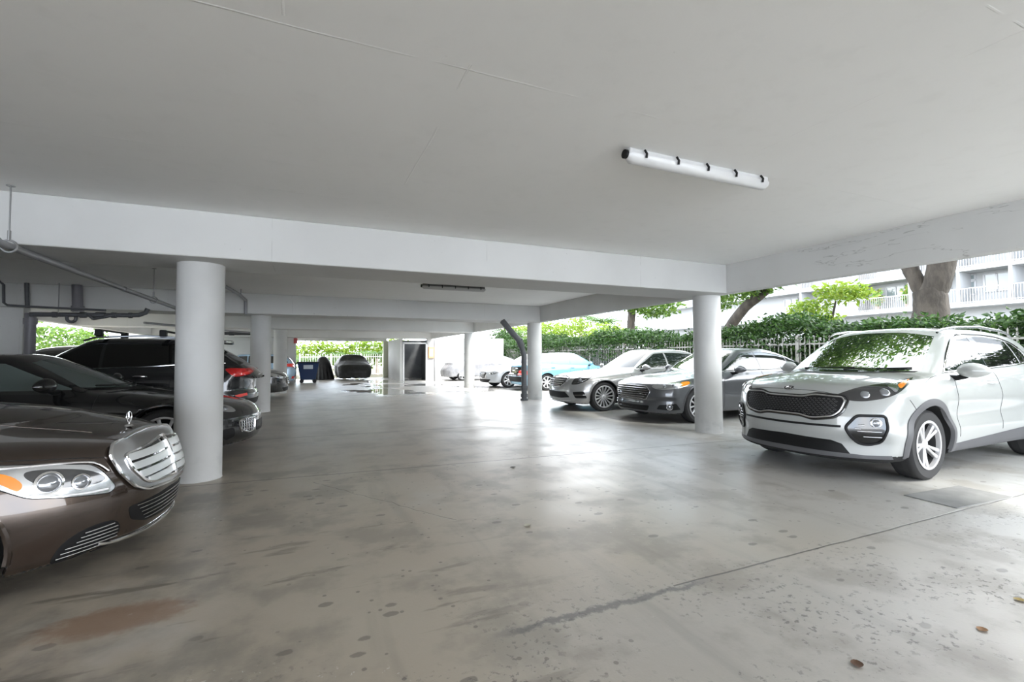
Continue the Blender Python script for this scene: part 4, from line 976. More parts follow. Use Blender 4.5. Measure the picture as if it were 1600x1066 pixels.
def leafmat(name, a, b, c_, scale=3.0, sub=.35):
    m = mat(name, a, .45); t = NT(m); n = t.noise(scale, 3, .7); n2 = t.noise(scale * 7, 1)
    col = t.mix(t.ramp(n, .38, .62), a, b); col = t.mix(t.ramp(n2, .50, .70), col, c_)
    t.put(t.b.inputs['Base Color'], col)
    tr = t.new('ShaderNodeBsdfTranslucent'); t.put(tr.inputs['Color'], col); mx = t.new('ShaderNodeMixShader'); mx.inputs[0].default_value = sub
    out = t.n['Material Output']; t.l.new(t.b.outputs[0], mx.inputs[1]); t.l.new(tr.outputs[0], mx.inputs[2]); t.l.new(mx.outputs[0], out.inputs['Surface'])
    return m

# ------------------------------------------------------------------ foliage
RNG = np.random.RandomState(11)
def leaves(name, m, C, size, parent=None, droop=.3, aspect=.42, outward=None, **kw):
    """one mesh of folded leaves at the centres C"""
    n = len(C); C = np.asarray(C, float)
    d = RNG.normal(size=(n, 3)); d[:, 2] = d[:, 2] * .6 - droop
    if outward is not None: d += outward * 1.2
    d /= np.linalg.norm(d, axis=1, keepdims=True)
    r = RNG.normal(size=(n, 3)); sdv = np.cross(d, r); sdv /= np.linalg.norm(sdv, axis=1, keepdims=True); up = np.cross(sdv, d)
    L = (size * RNG.uniform(.6, 1.3, n))[:, None]
    V = np.stack([C, C + d * L * .5 + sdv * L * aspect * .5 + up * L * .07, C + d * L - up * L * .08, C + d * L * .5 - sdv * L * aspect * .5 + up * L * .07], 1).reshape(-1, 3)
    me = bpy.data.meshes.new(name); me.vertices.add(4 * n); me.vertices.foreach_set('co', V.ravel())
    i = np.arange(n)[:, None] * 4; F = np.concatenate([i + [0, 1, 2], i + [0, 2, 3]], 1).reshape(-1, 3)
    me.loops.add(F.size); me.loops.foreach_set('vertex_index', F.ravel().astype(np.int32)); me.polygons.add(len(F))
    me.polygons.foreach_set('loop_start', np.arange(0, F.size, 3, dtype=np.int32)); me.polygons.foreach_set('loop_total', np.full(len(F), 3, dtype=np.int32)); me.update(calc_edges=True)
    me.materials.append(m); o = bpy.data.objects.new(name, me); COL.objects.link(o); o.parent = parent
    return props(o, **kw)
def blobpts(blobs, n):
    """points through a set of ellipsoids, thicker toward their skins"""
    w = np.array([b[3] * b[4] * b[5] for b in blobs]) ** .7; w /= w.sum(); out = []
    for b, k in zip(blobs, RNG.multinomial(n, w)):
        v = RNG.normal(size=(k, 3)); v /= np.linalg.norm(v, axis=1, keepdims=True); v *= RNG.uniform(.45, 1.05, (k, 1)); out.append(v * b[3:6] + b[:3])
    return np.concatenate(out)
def tree(label, name, trunk, blobs, nl, lm, bm, size=.16, group=None, rel=True):
    base = trunk[0][0]; o = empty(name, base[0], label=label, cat='tree', group=group); b = Vector(base[0])
    for k, (pts, rs) in enumerate(trunk):
        q = [Vector(p) - b for p in pts]
        # smooth the limb
        P = []; R = []
        for i in range(len(q) - 1):
            for t in (0, .33, .66): P.append(q[i].lerp(q[i + 1], t)); R.append(rs[i] + (rs[i + 1] - rs[i]) * t)
        P.append(q[-1]); R.append(rs[-1])
        P = [p + Vector((random.uniform(-1, 1), random.uniform(-1, 1), 0)) * .12 * r for p, r in zip(P, R)]
        MB().tube(P, R, 12).obj('trunk' if k == 0 else 'limb', bm, o)
    if nl: leaves('foliage', lm, blobpts([(x - b.x, y - b.y, z - b.z, rx, ry, rz) for x, y, z, rx, ry, rz in blobs], nl), size, o)
    return o
def palm(label, loc, h, fm, bm, nf=12, R=1.6, tr=.10, lean=(0, 0), group=None, seed=0):
    rg = random.Random(seed); o = empty('palm_tree', loc, label=label, cat='palm', group=group)
    top = Vector((lean[0], lean[1], h))
    if h > .3: MB().tube([(0, 0, -.02), (lean[0] * .3, lean[1] * .3, h * .4), top], [tr * 1.2, tr, tr * .8], 10).obj('trunk', bm, o)
    for k in range(nf):
        a = 2 * PI * k / nf + rg.uniform(-.2, .2); el = rg.uniform(.35, 1.25); r = R * rg.uniform(.8, 1.15); b = MB(); pts = []
        for i in range(9):
            t = i / 8; hor = r * t * math.cos(el * (1 - .5 * t)); ver = r * (t * math.sin(el) - t * t * .75)
            pts.append(top + Vector((math.cos(a) * hor, math.sin(a) * hor, ver)))
        b.tube(pts, [.018] * 4 + [.012] * 3 + [.006] * 2, 5)
        for i in range(1, 17):
            t = i / 16 * 8; j = min(int(t), 7); p = pts[j].lerp(pts[j + 1], t - j); tg = (pts[j + 1] - pts[j]).normalized(); sd = tg.cross(Vector((0, 0, 1))).normalized()
            ll = r * .34 * math.sin(PI * min(1, .18 + i / 17 * .8))
            for sg in (-1, 1):
                e = p + (sd * sg + tg * .7 + Vector((0, 0, -.45))).normalized() * ll; w = tg * .022
                b.add([p - w, p + w, p.lerp(e, .5) + w * 1.3, e, p.lerp(e, .5) - w * 1.3], [(0, 1, 2, 3, 4)])
        b.obj('frond', fm, o, smooth=False)
    return o

# ------------------------------------------------------------------ the garage
def garage():
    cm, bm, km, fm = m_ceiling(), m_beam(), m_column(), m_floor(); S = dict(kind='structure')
    ZB_, ZC = 2.32, 2.79
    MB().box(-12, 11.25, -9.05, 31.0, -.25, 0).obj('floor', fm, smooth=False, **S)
    MB().box(-7.0, 6.43, -9.0, 31.0, ZC, ZC + .32).obj('ceiling', cm, smooth=False, **S)
    for i, (a, b) in enumerate(((5.50, 6.34), (12.17, 13.02), (18.2, 19.0), (25.55, 26.35), (30.6, 31.0))):
        x1 = 6.268 if i < 4 else 4.6
        MB().box(-6.5 if i else -7.0, x1, a, b, ZB_, ZC).obj('ceiling_beam', bm, smooth=False, bevel=.012, **S)
    MB().box(6.268, 6.43, -9.0, 26.35, ZB_, ZC + .02).obj('ceiling_beam', bm, smooth=False, bevel=.010, **S)
    MB().box(-6.75, -6.5, 12.17, 26.35, ZB_, ZC + .02).obj('ceiling_beam', bm, smooth=False, bevel=.012, **S)
    for x, y in ((-1.086, 5.99), (-1.069, 12.72), (-.96, 19.0), (6.285, 5.946), (6.32, 12.685), (6.33, 19.0)):
        mb = MB().lathe([(.0, 0), (.226, 0), (.2225, .012), (.2225, ZB_ + .01), (0, ZB_ + .01)], 56); mb.V = [(v[0] + x, v[1] + y, v[2]) for v in mb.V]
        mb.obj('column', km, **S)
    # left closet wall beside the second beam, its far pier
    MB().box(-8.4, -5.2, 12.3, 12.55, 0, ZB_).obj('wall_left', bm, smooth=False, **S)
    MB().box(-7.0, -6.8, -2.0, 12.17, 0, 2.79).obj('wall_left', bm, smooth=False, **S)  # unseen side wall, added and sized to dim light from the left
    MB().box(-1.30, -.62, 26.8, 27.1, 0, 2.79).obj('wall_back', bm, smooth=False, **S)
    MB().box(-8.4, -1.30, 26.8, 27.1, 0, 2.79).obj('wall_back', bm, smooth=False, **S)
    # electrical room
    MB().box(4.62, 4.76, 25.95, 30.6, 0, ZB_).obj('wall_room', bm, smooth=False, **S)
    MB().box(4.35, 4.62, 30.2, 30.6, 0, ZB_).obj('wall_room', noisy('yellow bounce tinted wall', (.55, .55, .42), (.5, .52, .4), 2), smooth=False, **S)  # yellowish reflected light put into this pier's colour
    MB().box(6.14, 6.62, 25.95, 26.15, 0, ZB_).obj('wall_room', bm, smooth=False, **S)
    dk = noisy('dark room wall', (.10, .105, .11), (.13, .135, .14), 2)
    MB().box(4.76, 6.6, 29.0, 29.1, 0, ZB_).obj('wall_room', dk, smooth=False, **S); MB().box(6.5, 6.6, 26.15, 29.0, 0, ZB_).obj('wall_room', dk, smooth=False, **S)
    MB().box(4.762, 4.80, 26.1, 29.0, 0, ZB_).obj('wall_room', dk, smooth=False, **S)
    d = MB(); wp = mat('white frame paint', (.85, .85, .85), .4)
    d.box(4.78, 4.86, 25.92, 26.02, 0, 2.10); d.box(6.06, 6.14, 25.92, 26.02, 0, 2.10); d.box(4.78, 6.14, 25.92, 26.02, 2.04, 2.12)
    d.obj('door_1', wp, smooth=False, **S)
    lv = MB()
    for k in range(3): lv.box(4.86, 6.06, 26.0, 26.04, 2.15 + k * .055, 2.17 + k * .055)
    lv.obj('door_1_vent', M['blackmat'], smooth=False, **S)
    # white garden wall running off to the right behind the cover
    MB().box(6.62, 11.1, 26.6, 26.85, 0, 2.42).obj('wall_garden', noisy('sunlit white wall', (.60, .60, .60), (.54, .54, .54), 1.5), smooth=False, **S)
    MB().box(-12, 11.25, -16, -9.05, -.25, 0).obj('floor', noisy('unseen bounce ground', (.26, .26, .25), (.30, .29, .28), 1.2), smooth=False, **S)  # unseen ground behind the camera, added to bounce daylight inside
    # ground beyond the fences
    gm = noisy('garden soil', (.10, .085, .06), (.15, .14, .08), 2.5, .95)
    MB().box(11.25, 60, -12, 60, -.27, .03).obj('ground', gm, smooth=False, **S); MB().box(-12, 11.25, 31.0, 60, -.27, -.01).obj('ground', gm, smooth=False, **S); MB().box(-40, -12, -12, 60, -.27, -.01).obj('ground', noisy('unseen pale bounce yard', (.5, .5, .48), (.56, .55, .52), 1.2), smooth=False, **S)  # last one: unseen left ground, coloured pale to bounce light in
    MB().box(11.18, 11.32, -9, 31, 0, .16).obj('trim_kerb', bm, smooth=False, **S)

# ------------------------------------------------------------------ pipes, lamps, boxes
def fittings():
    gp = mat('grey painted pipe', (.27, .27, .28), .4, .1); dp = mat('dark grey drain pipe', (.085, .088, .095), .45); st = mat('galvanised rod', (.30, .30, .30), .4, .7)
    pv = mat('purple grey pipe', (.17, .165, .185), .45)
    def pipe(name, label, pts, r, m, n=14, cat='pipe', fit=()):
        o = MB().tube(pts, r, n).obj(name, m, None, label=label, cat=cat)
        for k, (p, q, rr) in enumerate(fit): MB().tube([p, q], rr, n).obj('pipe_collar', m, o)
        return o
    x, z = -2.36, 2.265
    o = pipe('sprinkler_pipe', 'long grey pipe hung on rods under the ceiling, running away along the left bays', [(x, 1.2, z), (x, 11.55, z)], .032, gp, fit=[((x, 5.05, z), (x, 5.14, z), .045), ((x, 8.0, z), (x, 8.05, z), .038)])
    for y, s in ((5.33, 'in front of the near beam'), (9.37, 'just past the near beam'), (10.95, 'beside the left round column'), (2.2, 'closest to the camera')):
        h = empty('pipe_hanger', (x, y, 2.79), label='rod hanger with ring clamp on the long grey pipe, ' + s, cat='hanger')
        MB().tube([(0, 0, 0), (0, 0, -.40)], .006, 8).obj('rod', st, h); MB().lathe([(.0, 0), (.03, 0), (.03, -.006), (0, -.006)], 14).obj('ceiling_plate', st, h)
        rg = MB(); rg.tube([(.052 * math.cos(t * PI / 10), 0, -.525 + .052 * math.sin(t * PI / 10)) for t in range(20)], .009, 8, closed=True); rg.obj('ring_clamp', st, h)
        MB().tube([(0, 0, -.39), (0, 0, -.475)], .012, 8).obj('turnbuckle', st, h)
    # waste pipes under the second beam
    y = 11.93
    o = pipe('waste_pipe', 'thick grey waste pipe slung under the second beam with couplings', [(-4.95, y, 2.16), (-3.45, y, 2.19), (-3.25, y, 2.20), (-3.14, y, 2.25), (-3.10, y, 2.34)], .045, dp,
             fit=[((-4.62, y, 2.165), (-4.55, y, 2.165), .058), ((-4.2, y, 2.175), (-4.1, y, 2.175), .060), ((-3.95, y, 2.18), (-3.80, y, 2.18), .062), ((-3.70, y, 2.185), (-3.62, y, 2.185), .058), ((-3.42, y, 2.19), (-3.36, y, 2.19), .058)])
    tr = MB(); tr.tube([(-4.40, y, 2.15)] + [(-4.33 - .07 * math.cos(t * PI / 8), y, 2.10 - .07 * math.sin(t * PI / 8)) for t in range(9)] + [(-4.26, y, 2.13)], .03, 10); tr.obj('trap', dp, o)
    for a, b in (((-4.08, y - .02, 2.20), (-3.98, y - .04, 2.10)), ((-3.98, y - .04, 2.10), (-3.80, y - .05, 2.14)), ((-3.80, y - .05, 2.14), (-3.62, y - .02, 2.20))): MB().tube([a, b], .03, 10).obj('pipe_collar', dp, o)
    pipe('stack_pipe', 'thick dark soil stack standing against the left closet wall', [(-5.03, 12.15, 0), (-5.03, 12.15, 2.2)], .085, pv, 20, fit=[((-5.03, 12.15, 1.98), (-5.03, 12.15, 2.10), .105)])
    pipe('riser_pipe', 'short thick pipe dropping from the ceiling in front of the second beam', [(-4.30, 12.05, 2.79), (-4.28, 12.05, 2.24)], .085, pv, 20, fit=[((-4.28, 12.05, 2.36), (-4.28, 12.05, 2.25), .105)])
    pipe('vent_pipe', 'slim pipe pair dropping from the ceiling beside the closet wall', [(-5.08, 12.1, 2.79), (-5.06, 12.1, 2.3)], .035, dp)
    pipe('supply_pipe', 'thin dark supply pipe running above the waste pipe', [(-5.9, 11.8, 2.79), (-5.36, 11.8, 2.78), (-5.28, 11.8, 2.70), (-5.27, 11.8, 2.36), (-5.22, 11.8, 2.315), (-4.9, 11.8, 2.30), (-3.75, 11.8, 2.27)], .022, dp)
    pipe('hanging_rod', 'thin threaded rod from the ceiling to the waste pipe', [(-4.52, 11.9, 2.79), (-4.52, 11.9, 2.2)], .008, st, 8, cat='rod')
    pipe('branch_pipe', 'small cranked pipe on short hangers right of the near left column', [(-2.2, 10.4, 2.70), (-1.52, 10.4, 2.70), (-1.38, 11.3, 2.66), (-1.33, 12.09, 2.62), (-1.33, 12.10, 2.30)], .032, gp, fit=[((-1.58, 10.4, 2.70), (-1.5, 10.4, 2.70), .042), ((-1.58, 10.4, 2.79), (-1.58, 10.4, 2.70), .012), ((-1.36, 11.5, 2.79), (-1.36, 11.5, 2.66), .012)])
    pipe('far_pipe', 'thin grey pipe slung under the ceiling of the third bay', [(-3.6, 13.6, 2.15), (-1.3, 17.8, 2.10)], .028, gp, 10, fit=[((-2.30, 15.97, 2.79), (-2.30, 15.97, 2.12), .008)])
    pipe('far_waste_pipe', 'lumpy dark waste pipe below the third beam', [(-3.6, 18.0, 2.12), (-1.2, 18.0, 2.12)], .05, dp, 10, fit=[((-2.9, 18, 2.12), (-2.7, 18, 2.12), .08), ((-2.45, 18, 2.12), (-2.3, 18, 2.12), .07), ((-1.6, 18, 2.12), (-1.5, 18, 2.12), .065)])
    pipe('drain_pipe', 'dark bent drain pipe standing against the second right column', [(5.02, 12.08, 2.30), (5.22, 12.16, 2.12), (5.68, 12.38, 1.76), (5.74, 12.42, 1.66), (5.86, 12.46, 1.35), (5.86, 12.46, 0)], .085, dp, 18,
         fit=[((5.66, 12.37, 1.78), (5.76, 12.42, 1.62), .10), ((5.86, 12.46, .44), (5.86, 12.46, .36), .11), ((5.86, 12.46, .20), (5.86, 12.46, .10), .105), ((5.86, 12.46, .06), (5.86, 12.46, 0), .115)])
    # tube lamps
    def lamp(name, label, x0, x1, y, dark):
        o = empty(name, ((x0 + x1) / 2, y, 2.79), label=label, cat='lamp'); L = (x1 - x0) / 2
        MB().box(-L, L, -.03, .05, -.045, 0).obj('lamp_base', mat('lamp tray', (.60, .60, .60) if not dark else (.12, .12, .12), .5), o, bevel=.01)
        ds = MB(); V = []; n = 9
        prof = [(.052 * math.cos(t * PI / n), -.045 - .060 * math.sin(t * PI / n)) for t in range(n + 1)]
        for xx, s in ((-L - .01, .55), (-L + .03, 1), (L - .03, 1), (L + .01, .55)): V += [(xx, -.0 + a * s, -.045 + (b + .045) * s) for a, b in prof]
        F = [(i * (n + 1) + k, i * (n + 1) + k + 1, (i + 1) * (n + 1) + k + 1, (i + 1) * (n + 1) + k) for i in range(3) for k in range(n)]
        F += [tuple(range(n + 1))[::-1], tuple(3 * (n + 1) + k for k in range(n + 1))]
        ds.add(V, F)
        ds.obj('lamp_diffuser', mat('milky diffuser ' + name, (.62, .62, .62), .3, 0, .3) if not dark else mat('dusty diffuser', (.45, .45, .45), .4), o)
        MB().box(-L, L * .62, .052, .066, -.03, -.016).obj('lamp_gasket', M['blackmat'], o)
        for k in range(5):
            xx = -L + .12 + k * (2 * L - .2) / 4.1; cl = MB(); cl.tube([(xx, -.045, -.012), (xx, -.066, -.045), (xx, -.060, -.072)], .009, 6); cl.obj('lamp_clip', M['blackmat'], o)
        MB().lathe([(0, 0), (.032, 0), (.032, .02), (0, .02)], 14, 'x', o=(-L - .03, -.0, -.045)).obj('cable_gland', M['blackmat'], o)
    lamp('tube_lamp', 'white tube lamp with dark clips on the near bay ceiling', 2.08, 3.50, 2.66, False)
    lamp('tube_lamp', 'dark thin tube lamp on the ceiling of the second bay', 2.10, 3.45, 9.30, True)
    # boxes
    e = empty('electric_box', (6.36, 25.93, 1.55), label='small orange electric box beside the door of the dark room', cat='box')
    MB().box(-.16, .16, -.08, 0, -.32, .32).obj('box_body', mat('orange box', (.85, .42, .20), .5), e, bevel=.01); MB().box(-.09, .09, -.09, -.08, -.22, .2).obj('box_panel', mat('pale label', (.8, .72, .6), .5), e)
    pipe('conduit', 'thin conduit running down from the orange electric box', [(6.57, 25.92, 2.3), (6.57, 25.92, 0)], .018, gp, 8)
    a = empty('fire_alarm', (-.64, 26.72, 2.18), label='small red alarm box high on the far left pier', cat='alarm')
    MB().box(-.09, .09, -.09, .08, -.14, .14).obj('alarm_body', mat('alarm red', (.45, .06, .06), .5), a, bevel=.01); MB().tube([(0, .02, .14), (0, .02, .60)], .02, 8).obj('alarm_conduit', gp, a)
    # odds and ends at the end wall
    gb = mat('navy bin plastic', (.020, .045, .12), .35); o = empty('wheeled_bin', (-.30, 27.0, 0), label='navy blue wheeled cart with open hood near the end fence', cat='bin')
    o.location = (-.02, 26.2, 0)
    V = []
    for z_, w_, d0, d1 in ((.16, .36, -.30, .28), (.55, .42, -.38, .34), (.98, .50, -.45, .40), (1.02, .52, -.47, .42)): V += [(-w_, d0, z_), (w_, d0, z_), (w_, d1, z_), (-w_, d1, z_)]
    F = [(i * 4 + k, i * 4 + (k + 1) % 4, (i + 1) * 4 + (k + 1) % 4, (i + 1) * 4 + k) for i in range(3) for k in range(4)] + [(3, 2, 1, 0)]
    b = MB(); b.add(V, F); b.obj('bin_body', gb, o, bevel=.03)
    lid = MB().box(-.54, .54, -.5, .46, 1.02, 1.08); lid.obj('bin_lid', mat('dark bin lid', (.02, .025, .035), .5), o, bevel=.03)
    MB().tube([(-.58, .3, .2), (-.58, -.2, 1.0), (-.5, -.45, 1.05)], .02, 8).obj('push_handle', M['blackmat'], o)
    lg = MB().box(-.22, .22, -.475, -.44, .72, .92); lg.obj('bin_sticker', mat('pale sticker', (.55, .62, .70), .5), o)
    for sx in (-.3, .3): MB().lathe([(0, -.03), (.09, -.03), (.10, 0), (.09, .03), (0, .03)], 18, 'y', o=(sx, -.28, .10)).obj('wheel', M['tyre'], o); MB().lathe([(0, -.03), (.09, -.03), (.10, 0), (.09, .03), (0, .03)], 18, 'y', o=(sx, .24, .10)).obj('wheel', M['tyre'], o)
    # motorcycle under its cover
    blk = noisy('black cover cloth', (.006, .006, .007), (.014, .014, .015), 4, .55, .5, 9, .02)
    def moto(x, y, z):
        r = np.hypot(x / (.62 - .22 * z), y / (.42 - .12 * z)); body = (r - 1) * .38
        bump = np.sqrt((x * .9) ** 2 + (y * .8) ** 2 + ((z - .98) * .85) ** 2) - .33
        f = smin(smax(body, z - .95, .2), bump, .15); a = np.arctan2(y, x)
        return smax(f + .02 * np.sin(a * 13 + z * 2) * np.clip(1.2 - z, 0, 1), -z, .02)
    P, Q, N = iso(moto, (-.9, -.7, -.05), (.9, .7, 1.45), .045)
    o = empty('covered_motorcycle', (.78, 29.4, 0), label='motorcycle under a black cloth cover by the end fence', cat='motorcycle'); mobj('bike_cover', P, Q, blk, o, True, normals=N)
    MB().tube([(-.2, -.0, .95), (-.28, 0, 1.30)], .05, 8)
    cov = dict(L=4.3, W=.95, wf=.9, wr=3.4, r=.3, ra=.3, h=.05, k_edge=.3, TB=[(0, .72), (.3, .88), (1.0, 1.02), (3.6, 1.08), (4.3, .95)], crown=[(0, .10), (4.3, .10)], ZB=[(0, .12), (4.3, .12)], SF=[(.1, .05), (.5, 0), (.9, .25)], fa=.35, fe=3,
               ws=((1.0, 1.0), (1.75, 1.40)), rw=((4.1, 1.1), (3.3, 1.42)), TR=[(1.3, 1.36), (1.9, 1.47), (3.0, 1.46), (3.8, 1.38)], WG=((1.0, .86), (1.42, .66)), kg=.25, kj=.25)
    covered('covered_car', 'car under a tight black cloth cover backed against the end fence', blk, cov, (2.40, 27.3), math.radians(-90), 3)
    sv = noisy('silver cover film', (.26, .26, .275), (.38, .38, .395), 3, .30, .6, 7, .02)
    cv2 = dict(cov); cv2.update(TB=[(0, .85), (.3, 1.0), (1.0, 1.10), (3.6, 1.15), (4.3, 1.05)], TR=[(1.2, 1.5), (1.8, 1.62), (3.0, 1.62), (3.9, 1.5)], ws=((.8, 1.1), (1.4, 1.56)), ZB=[(0, .22), (4.3, .25)])
    r, c = covered('covered_suv', 'vehicle under a shiny silver cover by the white garden wall', sv, cv2, (6.72, 24.9), math.radians(180), 5)
    c.wheels(r, M, 5, rr=.2, w=.2, only=((c.wf, 1), (c.wf, -1)))
    # leaves and litter on the floor
    for (x_, y_, s_, cl, tx) in ((2.12, 1.24, .055, (.10, .045, .02), 'dark brown curled leaf on the near floor'), (1.78, 1.22, .045, (.35, .16, .09), 'small reddish dry leaf left of the dark brown one'), (2.92, 1.15, .05, (.30, .16, .07), 'tan dry leaf on the near right floor'), (3.45, 1.20, .055, (.40, .30, .10), 'yellowish dry leaf farthest right on the near floor'), (1.55, 3.25, .06, (.42, .40, .32), 'pale leaf lying in the middle of the aisle'), (2.2, 5.0, .07, (.05, .04, .03), 'thin dark twig leaf near the first floor joint')):
        a = random.uniform(0, 6); V = []; nseg = 6
        for i in range(nseg + 1):
            t = i / nseg; w_ = .42 * math.sin(PI * min(t * .92 + .04, 1)) ** .8; zc = .004 + .25 * (t - .5) ** 2
            V += [(t - .5, -w_, zc + .22 * w_), (t - .5, 0, zc), (t - .5, w_, zc + .30 * w_)]
        F = [(i * 3 + k, (i + 1) * 3 + k, (i + 1) * 3 + k + 1, i * 3 + k + 1) for i in range(nseg) for k in (0, 1)]
        o = mobj('dry_leaf', [(v[0] * s_, v[1] * s_, v[2] * s_ + .001) for v in V], F, mat('dry leaf', cl, .7), None, True, label=tx, cat='leaf'); o.location = (x_, y_, 0); o.rotation_euler = (0, 0, a)
    hc = MB().box(-.42, .42, -.20, .20, 0, .008); o = hc.obj('floor_plate', noisy('grey access plate', (.20, .20, .20), (.27, .27, .265), 3), None, bevel=.003, label='flush grey access plate in the floor by the front wheel of the white suv', cat='plate'); o.location = (5.45, 2.28, 0); o.rotation_euler = (0, 0, -.06)

# ------------------------------------------------------------------ outdoors
def fence(label, A, B, n_pan, h0, h1, m, post_every=1, gap=.115):
    A, B = Vector(A), Vector(B); L = (B - A).length; o = empty('picket_fence', A, math.atan2(B.y - A.y, B.x - A.x), label=label, cat='fence'); pl = L / n_pan
    proto = None
    for i in range(n_pan):
        if proto is None:
            b = MB(); n = int((pl - .08) / gap)
            for k in range(n + 1): x = .06 + k * (pl - .12) / n; b.box(x - .011, x + .011, -.011, .011, h0 + .05, h1 + .0); b.add([(x - .011, -.011, h1), (x + .011, -.011, h1), (x + .011, .011, h1), (x - .011, .011, h1), (x, 0, h1 + .04)], [(0, 1, 4), (1, 2, 4), (2, 3, 4), (3, 0, 4)])
            for z in (h0 + .12, h1 - .16): b.box(0, pl, -.018, .018, z - .02, z + .02)
            p = b.obj('fence_panel', m, o, smooth=False); proto = p
            q = MB().box(-.032, .032, -.032, .032, 0, h1 + .06).obj('fence_post', m, o, smooth=False); pq = q
        else:
            p = proto.copy(); COL.objects.link(p); p.parent = o; p.location = (i * pl, 0, 0)
            q = pq.copy(); COL.objects.link(q); q.parent = o; q.location = (i * pl, 0, 0)
    return o
def outdoors():
    bark = noisy('grey brown bark', (.030, .025, .020), (.062, .052, .042), 5, .9, .8, 14, .03, vecs=(1, 1, .35))
    pbark = noisy('pale palm bark', (.36, .30, .25), (.50, .42, .36), 4, .9, .5)
    hedge_m = leafmat('hedge leaf', (.016, .040, .010), (.032, .080, .016), (.075, .15, .025), 2.2, .3)
    tree_m = leafmat('tree leaf', (.045, .105, .014), (.10, .19, .025), (.19, .29, .045), 1.6, .45)
    yel_m = leafmat('yellow green leaf', (.13, .24, .02), (.22, .32, .035), (.32, .38, .05), 2.0, .45)
    palm_m = leafmat('palm leaf', (.04, .11, .02), (.08, .17, .03), (.17, .26, .05), 1.5, .4)
    fw = mat('white fence paint', (.78, .78, .76), .5); fg = mat('toned down fence paint', (.21, .205, .185), .6)  # white of the right-hand fence toned down against overexposure
    fence('white picket fence along the hedge on the right side of the parking', (11.28, -4, 0), (11.28, 26.6, 0), 13, .1, 1.74, fg)
    fence('white picket fence across the open far end', (-.55, 33.2, 0), (5.2, 33.2, 0), 3, .05, 1.50, fw, gap=.15)
    # hedge: one long clipped mass in front of and over the fence
    n = 52000; y = RNG.uniform(-5, 30, n); k = RNG.uniform(0, 1, n)
    top = 1.98 + .16 * np.sin(y * .9) + .10 * np.sin(y * 2.3 + 1) + .14 * np.clip((y - 12) / 8, 0, 1) + .18 * np.clip((4.5 - y) / 4, 0, 1)
    face = RNG.uniform(0, 1, n) < .62
    x = np.where(face, 11.42 + RNG.uniform(-.12, .35, n), RNG.uniform(11.3, 12.9, n)); z = np.where(face, RNG.uniform(.35, 1, n) ** .7 * top, top + RNG.normal(0, .09, n))
    h = empty('hedge', (11.9, 12, 0), label='long dark green hedge growing over the white fence on the right', cat='hedge')
    leaves('foliage', hedge_m, np.stack([x - 11.9, y - 12, z], 1), .15, h, droop=.2, outward=np.tile([-.5, 0, .35], (n, 1)))
    n = 9000; yy = RNG.uniform(-17, 17, n); zz = 1.2 + RNG.uniform(0, 1, n) ** .6 * .85; kk = RNG.normal(size=n) * .0 + np.sin(yy * 1.7) * .3 + np.sin(yy * 4.1) * .2 + .55; sel = RNG.uniform(0, 1, n) < kk
    leaves('foliage', hedge_m, np.stack([RNG.uniform(-.72, -.60, n), yy, zz], 1)[sel], .13, h, droop=.2, outward=np.tile([-.2, 0, -.1], (sel.sum(), 1)))
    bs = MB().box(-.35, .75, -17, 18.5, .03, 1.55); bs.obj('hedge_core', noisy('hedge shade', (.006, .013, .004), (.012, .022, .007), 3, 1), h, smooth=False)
    n = 3500; y = RNG.uniform(-3, 27, n); xx = 11.2 + RNG.uniform(-.05, .1, n); zz = 1.0 + RNG.uniform(-.2, 1, n) * .8
    # left hedge seen through the side opening
    n = 9000; y = RNG.uniform(10, 34, n); h2 = empty('hedge', (-10.2, 20, 0), label='leafy hedge seen through the left side opening', cat='hedge')
    leaves('foliage', tree_m, np.stack([RNG.uniform(-.6, .6, n), y - 20, RNG.uniform(.1, 2.7, n) ** 1], 1), .26, h2)
    # big forked tree behind the hedge
    tree('thick grey forked tree trunk rising behind the hedge above the white suv', 'tree',
         [([(13.4, 6.02, 0), (13.4, 6.02, 1.6), (13.4, 6.03, 2.35), (13.4, 5.98, 2.8)], [.42, .38, .34, .31]),
          ([(13.4, 6.0, 2.6), (13.4, 5.82, 3.1), (13.45, 5.70, 3.7), (13.2, 5.3, 5.2)], [.27, .26, .27, .20]), ([(13.4, 6.1, 2.65), (13.35, 6.22, 3.1), (13.3, 6.42, 3.7), (12.6, 7.2, 5.2)], [.17, .16, .17, .12])],
         [(12.2, 5.0, 6.6, 2.6, 3.0, 1.2), (10.6, 2.6, 6.2, 2.2, 2.6, 1.0), (10.8, 7.6, 6.3, 2.2, 2.6, 1.0), (13.5, 9.0, 6.8, 2.4, 2.6, 1.1), (9.6, 5.2, 6.0, 1.8, 2.4, .8), (9.6, 1.0, 6.3, 2.4, 2.6, .9), (12.0, -2.0, 6.0, 3.0, 3.0, 1.3), (9.2, 8.6, 6.2, 2.0, 2.2, .8)], 34000, tree_m, bark, .24)
    tree('slim leaning tree with overhanging leaves just right of the near right column', 'tree',
         [([(14.5, 12.75, 0), (14.5, 12.7, 2.3), (14.5, 11.95, 3.05), (14.45, 11.1, 3.5), (14.3, 10.0, 4.6)], [.24, .20, .18, .16, .10])],
         [(14.0, 11.6, 3.62, .9, 1.2, .28), (13.8, 10.5, 3.75, .7, .9, .25), (14.5, 12.9, 3.4, .6, .6, .35), (14, 11, 5.4, 2.2, 2.8, 1.1)], 5200, tree_m, bark, .22)
    tree('tree with a bare trunk and drooping leaves seen left of the near right column', 'tree',
         [([(15, 19.1, 0), (15, 19.1, 2.6), (15, 19.0, 3.8), (14.8, 18.2, 5.5)], [.26, .20, .20, .15])],
         [(15, 17.1, 3.55, .7, 1.5, .42), (14.8, 18.6, 4.0, .9, .9, .45), (15, 18, 5.6, 2.4, 3.0, 1.0)], 5200, tree_m, bark, .24)
